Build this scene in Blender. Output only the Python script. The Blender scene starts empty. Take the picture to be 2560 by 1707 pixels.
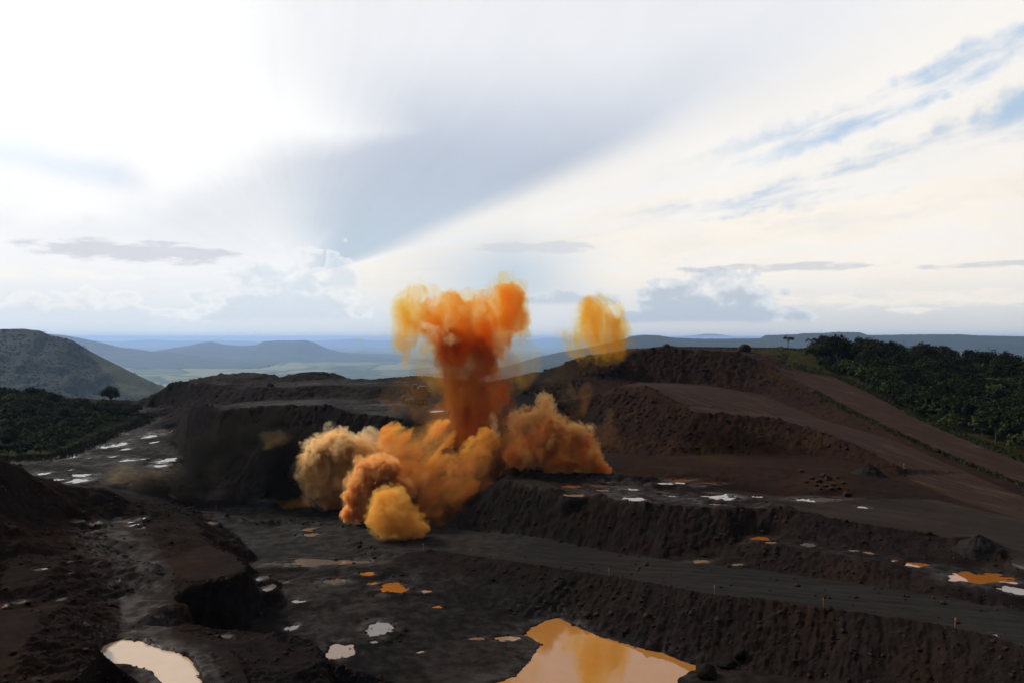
import bpy, bmesh, math, random
import numpy as np
from mathutils import Vector, Matrix, geometry

S = bpy.context.scene
COL = S.collection
R = math.radians

# ------------------------------------------------------------------ camera
FPX, HZ, CX = 1991.0, 845.0, 1280.0      # focal length and horizon row, in pixels of the 2560 px wide photograph
CAMZ = 53.0                              # metres above the blast floor
cd = bpy.data.cameras.new("camera")
cd.sensor_width = 36.0
cd.lens = 36.0 * FPX / 2560.0
cd.shift_y = -(1707 / 2 - HZ) / 2560.0
cd.clip_start, cd.clip_end = 1.0, 200000.0
cam = bpy.data.objects.new("camera", cd)
COL.objects.link(cam)
cam.location = (0, 0, CAMZ)
cam.rotation_euler = (R(90), 0, 0)
S.camera = cam

# ------------------------------------------------------------------ render set-up
S.render.engine = 'CYCLES'
S.cycles.use_denoising = True
S.cycles.use_adaptive_sampling = True
S.cycles.adaptive_threshold = 0.02
S.cycles.adaptive_min_samples = 16
S.cycles.max_bounces = 10
S.cycles.diffuse_bounces = 2
S.cycles.glossy_bounces = 2
S.cycles.transmission_bounces = 2
S.cycles.transparent_max_bounces = 24
S.cycles.volume_bounces = 5
S.cycles.caustics_reflective = False
S.cycles.caustics_refractive = False
S.cycles.sample_clamp_indirect = 6.0
S.view_settings.view_transform = 'Standard'
S.view_settings.look = 'None'
S.view_settings.exposure = 0.0
S.view_settings.gamma = 1.0
S.view_settings.use_curve_mapping = False

# ------------------------------------------------------------------ node graph helper
class NG:
    def __init__(s, tree):
        s.t = tree
        s.t.nodes.clear()
    def n(s, kind, **kw):
        nd = s.t.nodes.new(kind)
        for k, v in kw.items():
            setattr(nd, k, v)
        return nd
    def set(s, sock, v):
        if isinstance(v, bpy.types.NodeSocket):
            s.t.links.new(v, sock)
        else:
            if hasattr(sock.default_value, '__len__') and not hasattr(v, '__len__'):
                v = (v,) * len(sock.default_value)
            elif hasattr(sock.default_value, '__len__') and len(sock.default_value) == 4 and len(v) == 3:
                v = tuple(v) + (1.0,)
            sock.default_value = v
    def m(s, op, a, b=None, c=None, clamp=False):
        nd = s.n('ShaderNodeMath', operation=op, use_clamp=clamp)
        s.set(nd.inputs[0], a)
        if b is not None: s.set(nd.inputs[1], b)
        if c is not None: s.set(nd.inputs[2], c)
        return nd.outputs[0]
    def add(s, a, b): return s.m('ADD', a, b)
    def sub(s, a, b): return s.m('SUBTRACT', a, b)
    def mul(s, a, b): return s.m('MULTIPLY', a, b)
    def div(s, a, b): return s.m('DIVIDE', a, b)
    def mn(s, a, b): return s.m('MINIMUM', a, b)
    def mx(s, a, b): return s.m('MAXIMUM', a, b)
    def ss(s, x, lo, hi, a=0.0, b=1.0):
        nd = s.n('ShaderNodeMapRange', interpolation_type='SMOOTHSTEP')
        s.set(nd.inputs[0], x); s.set(nd.inputs[1], lo); s.set(nd.inputs[2], hi); s.set(nd.inputs[3], a); s.set(nd.inputs[4], b)
        return nd.outputs[0]
    def lin(s, x, lo, hi, a=0.0, b=1.0):
        nd = s.n('ShaderNodeMapRange', interpolation_type='LINEAR')
        s.set(nd.inputs[0], x); s.set(nd.inputs[1], lo); s.set(nd.inputs[2], hi); s.set(nd.inputs[3], a); s.set(nd.inputs[4], b)
        return nd.outputs[0]
    def vm(s, op, a, b=None, scale=None):
        nd = s.n('ShaderNodeVectorMath', operation=op)
        s.set(nd.inputs[0], a)
        if b is not None: s.set(nd.inputs[1], b)
        if scale is not None: s.set(nd.inputs['Scale'], scale)
        return nd.outputs['Value'] if op in ('LENGTH', 'DISTANCE', 'DOT_PRODUCT') else nd.outputs[0]
    def sep(s, v):
        nd = s.n('ShaderNodeSeparateXYZ'); s.set(nd.inputs[0], v)
        return nd.outputs
    def comb(s, x, y, z):
        nd = s.n('ShaderNodeCombineXYZ')
        s.set(nd.inputs[0], x); s.set(nd.inputs[1], y); s.set(nd.inputs[2], z)
        return nd.outputs[0]
    def noise(s, vec, scale=1.0, detail=3.0, rough=0.5, dist=0.0, lac=2.0, color=False):
        nd = s.n('ShaderNodeTexNoise')
        if vec is not None: s.set(nd.inputs['Vector'], vec)
        s.set(nd.inputs['Scale'], scale); s.set(nd.inputs['Detail'], detail); s.set(nd.inputs['Roughness'], rough)
        s.set(nd.inputs['Distortion'], dist); s.set(nd.inputs['Lacunarity'], lac)
        return nd.outputs['Color'] if color else nd.outputs['Fac']
    def vor(s, vec, scale=1.0, feature='F1', out='Distance', rnd=1.0):
        nd = s.n('ShaderNodeTexVoronoi', feature=feature)
        s.set(nd.inputs['Vector'], vec); s.set(nd.inputs['Scale'], scale); s.set(nd.inputs['Randomness'], rnd)
        return nd.outputs[out]
    def mix(s, f, a, b, mode='MIX'):
        nd = s.n('ShaderNodeMix', data_type='RGBA', blend_type=mode)
        s.set(nd.inputs[0], f); s.set(nd.inputs[6], a); s.set(nd.inputs[7], b)
        return nd.outputs[2]
    def geo(s): return s.n('ShaderNodeNewGeometry').outputs
    def tc(s): return s.n('ShaderNodeTexCoord').outputs

# ------------------------------------------------------------------ sky
SUN_AZ, SUN_EL = R(-58), R(36)           # to the left and a little ahead of the camera, behind thin cloud
def ang(x, y):                           # azimuth and elevation of a photograph pixel
    return math.atan((x - CX) / FPX), math.atan((HZ - y) / math.hypot(FPX, x - CX))

wd = bpy.data.worlds.new("World")
S.world = wd
wd.use_nodes = True
g = NG(wd.node_tree)
sky = g.n('ShaderNodeTexSky', sky_type='NISHITA', sun_disc=False)
sky.sun_elevation, sky.sun_rotation = SUN_EL, SUN_AZ
sky.altitude, sky.air_density, sky.dust_density, sky.ozone_density = 300, 1.0, 1.2, 1.0
base = g.mix(1.0, sky.outputs[0], (0.10, 0.10, 0.10), 'MULTIPLY')
d = g.tc()['Generated']
dx, dy, dz = g.sep(d)
az = g.m('ARCTAN2', dx, dy)
el = g.m('ARCSINE', dz)
#SKYBODY
# fine structure shared by the cloud layers
warp = g.sub(g.noise(d, 3.2, 3, 0.55), 0.5)
warp2 = g.sub(g.noise(g.vm('ADD', d, (3.1, 7.7, 1.3)), 6.5, 5, 0.62), 0.5)
VA, VE = ang(760, 690)
ra, re = g.sub(az, VA), g.sub(el, VE)
phi = g.m('ARCTAN2', re, ra)                                   # the bands of high cloud fan out from one far point
rad = g.m('SQRT', g.add(g.mul(ra, ra), g.mul(re, re)))
phw = g.add(phi, g.add(g.mul(warp, 0.09), g.mul(warp2, 0.05)))
streak = g.noise(g.comb(g.mul(phi, 16.0), g.mul(rad, 5.0), g.mul(warp2, 1.0)), 1.0, 4, 0.6)
# high veil: almost everywhere, thinner in a few long gaps that show blue
veil = (0.93, 0.935, 0.95)
phg = g.add(phi, g.add(g.mul(warp, 0.05), g.mul(warp2, 0.17)))
gap = g.mul(g.mul(g.ss(phg, R(13.0), R(14.4)), g.ss(phg, R(15.6), R(17.4), 1.0, 0.0)), g.ss(az, ang(1500, 0)[0], ang(2250, 0)[0]))
gap2 = g.mul(g.mul(g.ss(phg, R(8.3), R(9.4)), g.ss(phg, R(10.5), R(12.0), 1.0, 0.0)), g.ss(az, ang(1400, 0)[0], ang(1950, 0)[0]))
gap = g.mul(gap, g.ss(streak, 0.36, 0.60))
gap2 = g.mul(gap2, g.ss(streak, 0.36, 0.62))
ga, ge = ang(140, 415)
eg = g.add(el, g.mul(g.sub(az, ga), 0.13))
g3 = g.div(g.sub(g.add(eg, g.mul(warp2, 0.04)), ge), 0.022)
g3q = g.mul(g3, g3)
gap3 = g.mul(g.m('EXPONENT', g.mul(g3q, -1.0)), g.ss(g.add(az, g.mul(warp, 0.2)), ang(300, 0)[0], ang(470, 0)[0], 0.45, 0.0))
gaps = g.m('ADD', g.add(gap, gap2), gap3, clamp=True)
blue = g.mix(0.75, base, (0.46, 0.645, 0.875))
# the big grey-blue shaded wedge in the middle
wedge = g.mul(g.ss(phw, R(14.0), g.lin(rad, 0.15, 0.5, R(19.0), R(27.0))), g.ss(phw, R(38.0), R(135.0), 1.0, 0.22))
wedge = g.mul(wedge, g.ss(g.add(el, g.mul(warp, 0.05)), ang(1280, 470)[1], ang(1280, 60)[1], 1.0, 0.2))
wedge = g.mul(wedge, g.mx(g.ss(ra, -0.03, 0.05), g.ss(re, 0.0, 0.07)))
wcol = g.mix(g.ss(el, ang(1280, 640)[1], ang(1280, 380)[1]), (0.53, 0.63, 0.73), (0.49, 0.555, 0.675))
cl = g.mix(g.mul(wedge, 0.95), veil, wcol)
# cream streaks on the right, below the blue gap
rside = g.ss(ra, -0.06, 0.12)
cream = g.mul(rside, g.mul(g.ss(phw, R(16.5), R(10.0)), g.ss(el, ang(1280, 815)[1], ang(1280, 700)[1])))
cl = g.mix(g.mul(cream, g.ss(streak, 0.30, 0.62, 0.35, 0.95)), cl, (0.975, 0.905, 0.80))
edge = g.mul(g.ss(phw, R(13.0), R(16.0)), g.ss(phw, R(17.0), R(25.0), 1.0, 0.0))
cl = g.mix(g.mul(edge, g.ss(rad, 0.08, 0.2, 0.3, 0.85)), cl, (0.96, 0.925, 0.875))
cl = g.mix(g.mul(g.ss(streak, 0.50, 0.70), g.mul(g.ss(phw, R(16), R(8)), g.ss(el, 0.02, 0.1, 0.0, 0.32))), cl, (0.66, 0.71, 0.77))
skc = g.mix(g.mul(gaps, 0.86), cl, blue)
# glow of the hidden sun
sd = (math.sin(SUN_AZ) * math.cos(SUN_EL), math.cos(SUN_AZ) * math.cos(SUN_EL), math.sin(SUN_EL))
cosd = g.vm('DOT_PRODUCT', d, sd)
glow = g.ss(g.add(cosd, g.mul(warp, 0.12)), 0.74, 1.0)
skc = g.mix(1.0, skc, g.mix(glow, (0, 0, 0), (0.62, 0.60, 0.56)), 'ADD')
ta, te = ang(905, 325)
de = g.sub(g.add(el, g.mul(warp2, 0.05)), te)
bnd = g.sub(ta, g.add(g.mul(g.mx(de, 0.0), 1.25), g.mul(g.mx(g.mul(de, -1.0), 0.0), 2.1)))
nearw = g.ss(g.sub(g.add(az, g.mul(warp, 0.16)), bnd), g.lin(de, -0.02, 0.14, 0.06, 0.18), g.lin(de, -0.02, 0.14, -0.09, -0.19))
nearw = g.mul(nearw, g.ss(g.add(el, g.mul(warp2, 0.06)), ang(400, 610)[1], ang(400, 550)[1]))
skc = g.mix(g.mul(nearw, g.m('SUBTRACT', 1.0, g.mul(gaps, 1.8), clamp=True)), skc, (1.04, 1.04, 1.03))
# low sky: paler and a little grey towards the horizon
low = g.ss(el, 0.005, 0.085, 1.0, 0.0)
lowc = g.mix(g.ss(az, -0.35, 0.35), (0.72, 0.79, 0.85), (0.62, 0.635, 0.63))
skc = g.mix(g.mul(low, 0.85), skc, lowc)
mid = g.mul(g.ss(el, 0.02, 0.07), g.ss(el, 0.075, 0.16, 1.0, 0.0))
skc = g.mix(g.mul(mid, g.mul(g.ss(az, -0.18, 0.02), g.ss(az, 0.15, -0.02))), skc, (0.56, 0.66, 0.755))
# cumulus: flat based heaps near the horizon
cn = g.noise(g.comb(g.mul(az, 30.0), g.mul(el, 44.0), 2.0), 1.0, 6, 0.56)
st = g.noise(g.comb(g.mul(az, 24.0), g.mul(el, 90.0), 0.7), 1.0, 5, 0.62)
cno = g.m('MULTIPLY_ADD', cn, 2.6, -1.3)
elw = g.m('MULTIPLY_ADD', warp2, 0.02, el)
sto = g.m('MULTIPLY_ADD', st, 4.2, -1.75)
def heap(x, y, w, h, soft=0.004):
    a, e = ang(x, y)
    ww, hh = w / FPX, h / FPX
    qa = g.m('MULTIPLY_ADD', az, 1 / ww, -a / ww)
    top = g.sub(g.m('MULTIPLY_ADD', el, -1 / hh, 1 + e / hh), g.mul(qa, qa))
    m_ = g.m('MULTIPLY_ADD', top, 1.25, cno)
    return g.mul(g.ss(m_, 0.05, 0.20), g.ss(elw, e - soft, e + soft)), g.ss(m_, 0.12, 0.75)
def band(x, y, w, h, thr=0.0):
    a, e = ang(x, y)
    ww, hh = w / FPX, h / FPX
    qa = g.m('MULTIPLY_ADD', az, 1 / ww, -a / ww)
    va = g.m('MULTIPLY_ADD', el, 1 / hh, -e / hh)
    return g.ss(g.sub(sto, g.m('MULTIPLY_ADD', va, va, g.mul(qa, qa))), thr - 0.75, thr + 0.1)
for (x, y, w, h, shade, bright, amt) in (
        (700, 800, 240, 165, (0.66, 0.745, 0.82), (0.93, 0.95, 0.96), 0.66),
        (850, 720, 60, 105, (0.66, 0.745, 0.82), (0.92, 0.94, 0.95), 0.60),
        (1750, 805, 285, 130, (0.48, 0.555, 0.65), (0.78, 0.81, 0.84), 0.85),
        (1420, 760, 170, 40, (0.53, 0.60, 0.69), (0.76, 0.78, 0.81), 0.7),
        (200, 795, 260, 62, (0.74, 0.80, 0.86), (0.98, 0.97, 0.94), 0.6),
        (2330, 770, 200, 28, (0.78, 0.77, 0.76), (0.97, 0.92, 0.85), 0.6)):
    mk, core = heap(x, y, w, h)
    skc = g.mix(g.mul(mk, amt), skc, g.mix(core, bright, shade))
for (x, y, w, h, c, amt) in (
        (330, 630, 250, 26, (0.58, 0.60, 0.67), 0.62),
        (1980, 668, 230, 11, (0.54, 0.58, 0.65), 0.6),
        (2480, 662, 150, 8, (0.56, 0.59, 0.65), 0.6),
        (1350, 620, 170, 16, (0.63, 0.66, 0.71), 0.6),
        (90, 680, 200, 18, (0.98, 0.96, 0.90), 0.7),
        (2300, 745, 330, 20, (0.95, 0.89, 0.80), 0.75),
        (2290, 776, 60, 9, (0.95, 0.90, 0.83), 0.8)):
    skc = g.mix(g.mul(band(x, y, w, h), amt), skc, c)
# unseen sky overhead and behind the viewer is darkened to cut the ambient light
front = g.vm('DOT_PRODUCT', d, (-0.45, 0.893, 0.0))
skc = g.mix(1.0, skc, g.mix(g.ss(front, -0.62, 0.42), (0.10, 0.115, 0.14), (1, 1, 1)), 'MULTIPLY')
tex = g.m('MULTIPLY_ADD', g.add(warp2, g.mul(g.sub(streak, 0.5), 0.6)), 0.13, 1.0)
skc = g.mix(1.0, skc, g.comb(tex, tex, tex), 'MULTIPLY')
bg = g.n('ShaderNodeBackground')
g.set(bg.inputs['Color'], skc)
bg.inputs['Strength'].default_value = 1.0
wo = g.n('ShaderNodeOutputWorld')
g.t.links.new(bg.outputs[0], wo.inputs['Surface'])
wd.cycles.sampling_method = 'MANUAL'
wd.cycles.sample_map_resolution = 512

# ------------------------------------------------------------------ sun behind thin cloud
sl = bpy.data.lights.new("sun", 'SUN')
sl.energy = 4.2
sl.angle = R(8)
sl.color = (1.0, 0.92, 0.80)
so = bpy.data.objects.new("sun", sl)
COL.objects.link(so)
so.rotation_euler = Vector(sd).to_track_quat('Z', 'Y').to_euler()

# ------------------------------------------------------------------ numpy noise
_rng = np.random.RandomState(7)
_perm = _rng.permutation(256).astype(np.int32)
_perm = np.concatenate([_perm, _perm, _perm])
_grad = _rng.normal(size=(256, 3)); _grad /= np.linalg.norm(_grad, axis=1)[:, None]
def pnoise(x, y, z=0.0):
    x = np.asarray(x, float); y = np.asarray(y, float); z = np.asarray(z, float) + 0 * x
    xi, yi, zi = np.floor(x).astype(int), np.floor(y).astype(int), np.floor(z).astype(int)
    xf, yf, zf = x - xi, y - yi, z - zi
    xi &= 255; yi &= 255; zi &= 255
    f = lambda t: t * t * t * (t * (t * 6 - 15) + 10)
    u, v, w = f(xf), f(yf), f(zf)
    def gr(a, b, c):
        h = _perm[_perm[_perm[(xi + a) & 255] + ((yi + b) & 255)] + ((zi + c) & 255)]
        G = _grad[h]
        return G[..., 0] * (xf - a) + G[..., 1] * (yf - b) + G[..., 2] * (zf - c)
    L = lambda a, b, t: a + t * (b - a)
    return 1.6 * L(L(L(gr(0, 0, 0), gr(1, 0, 0), u), L(gr(0, 1, 0), gr(1, 1, 0), u), v),
             L(L(gr(0, 0, 1), gr(1, 0, 1), u), L(gr(0, 1, 1), gr(1, 1, 1), u), v), w)
def fbm(x, y, z=0.0, octv=4, gain=0.5, mode=None):
    s, a, t = 0.0, 1.0, 0.0
    for i in range(octv):
        n = pnoise(x * 2 ** i + 17.3 * i, y * 2 ** i - 9.1 * i, np.asarray(z) * 2 ** i + 3.7 * i)
        if mode == 'bil': n = np.abs(n) * 2 - 0.6
        if mode == 'rid': n = 1 - 2.2 * np.abs(n)
        s = s + a * n; t += a; a *= gain
    return s / t
def sstep(x, a, b):
    t = np.clip((x - a) / (b - a), 0, 1)
    return t * t * (3 - 2 * t)

# ------------------------------------------------------------------ surveyed break lines of the mine
# every entry: pixel column, pixel row, distance from the camera; the height follows from the sight line
def PD(x, y, dd): return ((x - CX) / FPX * dd, dd, CAMZ - (y - HZ) * dd / FPX)
def PZ(x, y, z): return PD(x, y, FPX * (CAMZ - z) / (y - HZ))
def Lr(kind, *pts): return [(PD if kind == 'd' else PZ)(*p) for p in pts]
LINES = dict(
 crest_road=Lr('d', (974,1387,193),(1068,1374,196),(1255,1401,188),(1409,1424,180),(1535,1443,173),(1770,1486,155),(2063,1522,144),(2356,1565,132.5),(2560,1623,120),(2900,1700,106)),
 foot_road=Lr('d', (1000,1402,190),(1058,1414,187),(1208,1449,180),(1348,1498,170),(1409,1545,165),(1500,1592,154.6),(1658,1634,146.4),(1750,1670,140),(1870,1672,137),(2063,1702,131),(2356,1762,119.5),(2600,1850,108),(2900,1950,98)),
 pit=Lr('z', (640,1440,-1.86),(900,1396,-0.93),(800,1500,-2.79),(1000,1480,-2.17),(1200,1520,-3.72),(1300,1545,-4.71),(700,1600,-3.72),(850,1620,-4.03),(1000,1600,-4.34),(1000,1707,-4.71),(850,1760,-4.34),(1230,1707,-4.84),(1300,1800,-4.96),(1600,1760,-4.84),(1800,1760,-4.34),(2100,1850,-4.03),(720,1660,-3.84),(860,1900,-4.34),(1700,1720,-4.84),(1150,1560,-4.09)),
 step_lo=Lr('z', (615,1432,-2.8),(760,1408,-2.1),(905,1389,-1.4)),
 step_hi=Lr('z', (612,1425,-1.9),(760,1401,-1.2),(900,1382,-.5)),
 blast_floor=Lr('z', (480,1300,-1),(700,1310,-.5),(850,1340,0),(960,1370,.4),(560,1275,0),(850,1268,0),(700,1258,.3),(1050,1340,.4),(1000,1300,.3),(620,1380,-1.6)),
 foot_face=Lr('d', (1152,1322,220),(1348,1343,208),(1500,1375,196),(1700,1402,180),(1883,1422,172),(2266,1476,150),(2560,1526,138),(2900,1600,122)),
 mid_crest=Lr('d', (1830,1362,184),(1960,1365,176),(2131,1392,165),(2356,1436,152.5),(2560,1494,139),(2900,1570,123)),
 mid_back=Lr('d', (1870,1342,190),(2000,1351,181),(2131,1373,172),(2334,1416,159),(2560,1462,147.5),(2900,1530,130)),
 up_crest=Lr('d', (1260,1200,228),(1400,1226,215),(1617,1258,200),(1819,1270,195),(1967,1272,193),(2090,1300,184),(2238,1325,176),(2386,1349,168),(2435,1346,168),(2475,1355,166),(2560,1400,153),(2900,1490,134)),
 up_floor=Lr('z', (1400,1204,11.3),(1500,1212,11.2),(1620,1230,11.1),(1740,1248,11.0),(1540,1235,11.1)),
 berm=Lr('d', (1330,1192,240),(1400,1188,238),(1533,1188,236),(1637,1199,228),(1745,1229,214),(1844,1248,206),(1967,1270,195)),
 haul=Lr('z', (1590,1190,10.8),(1650,1203,10.7),(1760,1230,10.6),(1850,1238,10.7),(1900,1257,10.7),(2000,1277,10.7),(2200,1300,10.8),(2400,1335,10.2),(2500,1360,10),(2560,1385,9.9),(2300,1290,10.8),(2560,1300,10.5),(2400,1250,11),(2900,1420,9.5)),
 low_foot=Lr('z', (1440,1172,11.2),(1540,1180,11),(1650,1193,11),(1800,1219,11),(1900,1233,11),(2050,1250,11.2),(2100,1256,11.3)),
 low_crest=Lr('d', (1540,1167,256),(1640,1171,248),(1750,1165,247),(1900,1165,240),(2020,1180,228),(2100,1205,216),(2160,1232,208)),
 ledge_back=Lr('d', (1440,1150,272),(1560,1148,268),(1700,1140,270),(1850,1132,272),(2000,1135,264),(2130,1150,250),(2250,1187,232)),
 ramp_crest=Lr('d', (1500,985,352),(1560,964,345),(1607,966,338),(1680,1002,315),(1745,1040,296),(1800,1038,294),(1850,1046,290),(1933,1047,288),(2041,1081,272),(2140,1120,255),(2238,1170,234)),
 ramp_back=Lr('d', (1600,955,400),(1750,960,400),(1900,985,385),(2000,1025,350),(2066,1051,325),(2238,1100,280),(2386,1165,245),(2560,1240,212),(2900,1340,185)),
 top_crest=Lr('d', (1474,887,415),(1489,886,420),(1622,874,430),(1666,871,432),(1760,878,430),(1844,880,430),(1900,905,425),(1960,940,405),(2040,975,375),(2090,1002,350),(2238,1076,292),(2386,1140,256),(2560,1209,226),(2900,1310,195)),
 top_road=Lr('d', (1880,880,445),(1942,889,440),(1992,926,425),(2090,943,405),(2189,987,360),(2288,1042,320),(2386,1086,290),(2560,1155,252),(2900,1260,212)),
 plateau=Lr('d', (1560,876,450),(1650,869,470),(1850,872,480),(1960,872,470),(2050,873,480),(1700,866,560),(1950,868,560)),
 wood_ridge=Lr('d', (2060,874,490),(2100,888,470),(2300,903,440),(2450,925,420),(2560,945,400),(2900,985,370),(2200,940,420),(2400,1010,350),(2560,1060,320)),
 wood_back=[(230,600,15),(330,560,10),(420,520,0),(480,430,-10),(150,620,20)],
 bench_foot=Lr('z', (425,1090,8),(450,1112,8.3),(480,1150,6),(560,1228,2),(700,1250,.5),(900,1260,.5),(1100,1290,.5)),
 bench_crest=Lr('d', (445,1052,352),(469,1026,322),(493,1018,314),(559,1030,300),(648,1016,300),(767,1017,296),(823,1017,294),(850,1030,290),(950,1040,286),(1050,1055,280),(1150,1080,270),(1230,1120,256),(1290,1160,245)),
 bench_floor=Lr('z', (540,1014,22),(640,1010,26),(800,1004,26.3),(950,1010,26),(1000,1022,25.5),(1150,1040,24.5),(1250,1060,22.5)),
 back_foot=Lr('d', (390,1019,465),(470,1012,440),(560,1005,410),(680,1000,385),(800,998,370),(940,1000,355),(1060,1002,345),(1200,1010,335),(1300,1030,320),(1400,1060,310)),
 back_crest=Lr('d', (350,1003,480),(385,985,470),(420,960,465),(455,954,460),(540,968,440),(600,972,425),(640,968,405),(700,969,400),(800,962,392),(900,962,385),(960,966,375),(1060,962,375),(1150,972,372),(1250,978,370)),
 back_floor=Lr('d', (520,959,452),(600,958,445),(700,955,442),(480,957,462)),
 skyline=Lr('d', (490,953,470),(505,943,475),(530,938,478),(560,935,480),(620,931,480),(680,935,478),(692,945,475),(705,947,475),(730,937,470),(770,929,465),(800,928,465),(830,938,460),(870,946,455),(920,948,450),(935,951,445),(960,953,440),(1000,945,440),(1060,938,440),(1090,943,437),(1120,960,430),(1150,965,425),(1270,958,430),(1318,948,425),(1340,930,420),(1381,925,415),(1412,903,410),(1445,893,412)),
 hill_side=Lr('d', (1400,1000,365),(1450,1075,318),(1350,1075,305),(1480,1130,290),(1400,1130,280),(1450,940,390),(1560,915,405)),
 skyline_back=[(-220,560,2),(-140,570,6),(-60,560,6),(0,550,5),(60,560,10),(110,600,25),(-220,700,-60),(0,700,-60),(200,740,-50),(420,700,-60),(560,560,-60)],
 left_floor=Lr('z', (150,1200,8),(250,1216,6.5),(400,1185,7.5),(300,1100,8),(200,1122,8.2),(100,1160,8.5),(380,1060,9.5),(300,1072,9),(420,1040,11),(360,1021,12),(290,1024,12.5),(400,1120,8),(330,1160,7.6),(0,1180,9),(420,1240,3),(480,1260,1)),
 wood_edge=Lr('z', (-200,1175,8.8),(0,1152,8.7),(100,1148,8.6),(150,1130,8.4),(200,1110,8.4),(260,1082,9),(330,1060,9.6),(352,1044,11)),
 wood_mound=Lr('d', (-250,975,420),(-100,980,430),(0,985,430),(60,990,430),(120,1003,425),(200,1018,430),(255,1026,445),(0,1050,370),(120,1060,372),(230,1040,395),(320,1040,420)),
 wood_mound_back=[(-330,520,-10),(-260,540,-8),(-220,520,0),(-400,430,-5),(-400,330,5)],
 ridge=Lr('d', (-250,1120,150),(-150,1130,165),(0,1152,170),(50,1163,178),(80,1194,182),(145,1209,188),(249,1217,195),(325,1251,200),(383,1265,203),(421,1274,205),(478,1297,200),(517,1347,188),(560,1375,178),(597,1397,170),(618,1412,163)),
 ridge_back=[(-190,215,14),(-150,225,10),(-118,228,8),(-102,232,5),(-90,232,2),(-76,219,-1),(-66,203,-1.6),(-56,188,-2),(-48,172,-3),(-47,163,-4)],
 cliff_top=Lr('d', (470,1503,146),(488,1458,153),(530,1447,155),(598,1442,156),(621,1420,161)),
 cliff_foot=Lr('d', (478,1562,143.5),(500,1577,151.5),(560,1584,152),(606,1582,152.5),(640,1542,161),(690,1502,172.5)),
 track=Lr('z', (300,1300,10),(400,1400,6),(420,1500,4),(400,1600,3.2),(250,1330,9.8),(330,1400,6.4),(300,1500,4.6),(300,1580,3.6),(430,1420,6.3),(440,1500,4.6),(432,1580,3.6),(360,1330,8.8)),
 knoll=Lr('d', (500,1400,168),(470,1340,187),(440,1300,198),(560,1420,163)),
 bowl=Lr('d', (100,1300,170),(0,1300,155),(180,1380,158),(0,1400,145),(100,1450,140),(180,1500,138),(0,1490,133),(-150,1350,135),(220,1290,184)),
 mound_crest=Lr('d', (-150,1520,110),(-50,1525,112),(0,1527,112),(110,1527,113),(205,1550,113),(234,1572,112),(246,1615,110)),
 mound_back=Lr('d', (-100,1530,126),(0,1530,128),(110,1535,128),(200,1556,126),(242,1580,124),(260,1640,121)),
 mound_front=Lr('d', (0,1707,92),(120,1707,94),(200,1700,97),(232,1660,104)),
 mound_foot=Lr('z', (254,1668,3.5),(250,1707,3.6),(250,1800,3.6),(150,1900,6)),
 pond_shore=Lr('z', (300,1690,3.6),(380,1720,3.6),(260,1600,3.8),(520,1640,4.2),(515,1707,4.3)),
 near_mound=Lr('d', (530,1606,134),(560,1610,131),(695,1590,138),(750,1600,140),(790,1614,138),(815,1651,133),(821,1707,127),(560,1707,113),(700,1707,119),(800,1720,124),(822,1800,116)),
 near_mound_foot=Lr('z', (832,1660,-3.91),(826,1610,-3.72),(700,1582,-3.10),(800,1600,-3.53),(836,1720,-4.09),(840,1850,-4.22),(640,1590,-2.23)),
 south=[(-120,80,14),(-60,80,6),(-30,80,0),(0,85,-5),(30,85,-4.6),(70,85,-3),(140,80,0),(-160,120,18),(0,60,0),(-100,55,10),(110,55,0)],
)
REG = ['ground', 'pit_floor', 'haul_road', 'terrace']
_pts = []
for k, ln in LINES.items():
    closed = k in ('pit', 'blast_floor', 'up_floor', 'haul', 'plateau', 'wood_ridge', 'wood_back', 'bench_floor', 'back_floor', 'hill_side', 'skyline_back', 'left_floor', 'wood_mound', 'wood_mound_back', 'track', 'knoll', 'bowl', 'mound_front', 'pond_shore', 'near_mound', 'near_mound_foot', 'south')
    for i, p in enumerate(ln):
        _pts.append(p)
        if not closed and i + 1 < len(ln):
            q = ln[i + 1]
            n = int(math.dist(p[:2], q[:2]) / 4.0)
            for j in range(1, n):
                t = j / n
                _pts.append(tuple(p[c] + (q[c] - p[c]) * t for c in range(3)))
_pts = np.array(_pts)
_, _ix = np.unique(np.round(_pts[:, :2] * 2), axis=0, return_index=True)
_pts = _pts[np.sort(_ix)]
_cdt = geometry.delaunay_2d_cdt([Vector(p[:2]) for p in _pts], [], [], 0, 1e-5)
_V = np.array([v[:] for v in _cdt[0]]); _T = [f for f in _cdt[2]]
_z = np.array([_pts[o[0], 2] if len(o) else 0.0 for o in _cdt[3]])

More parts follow.
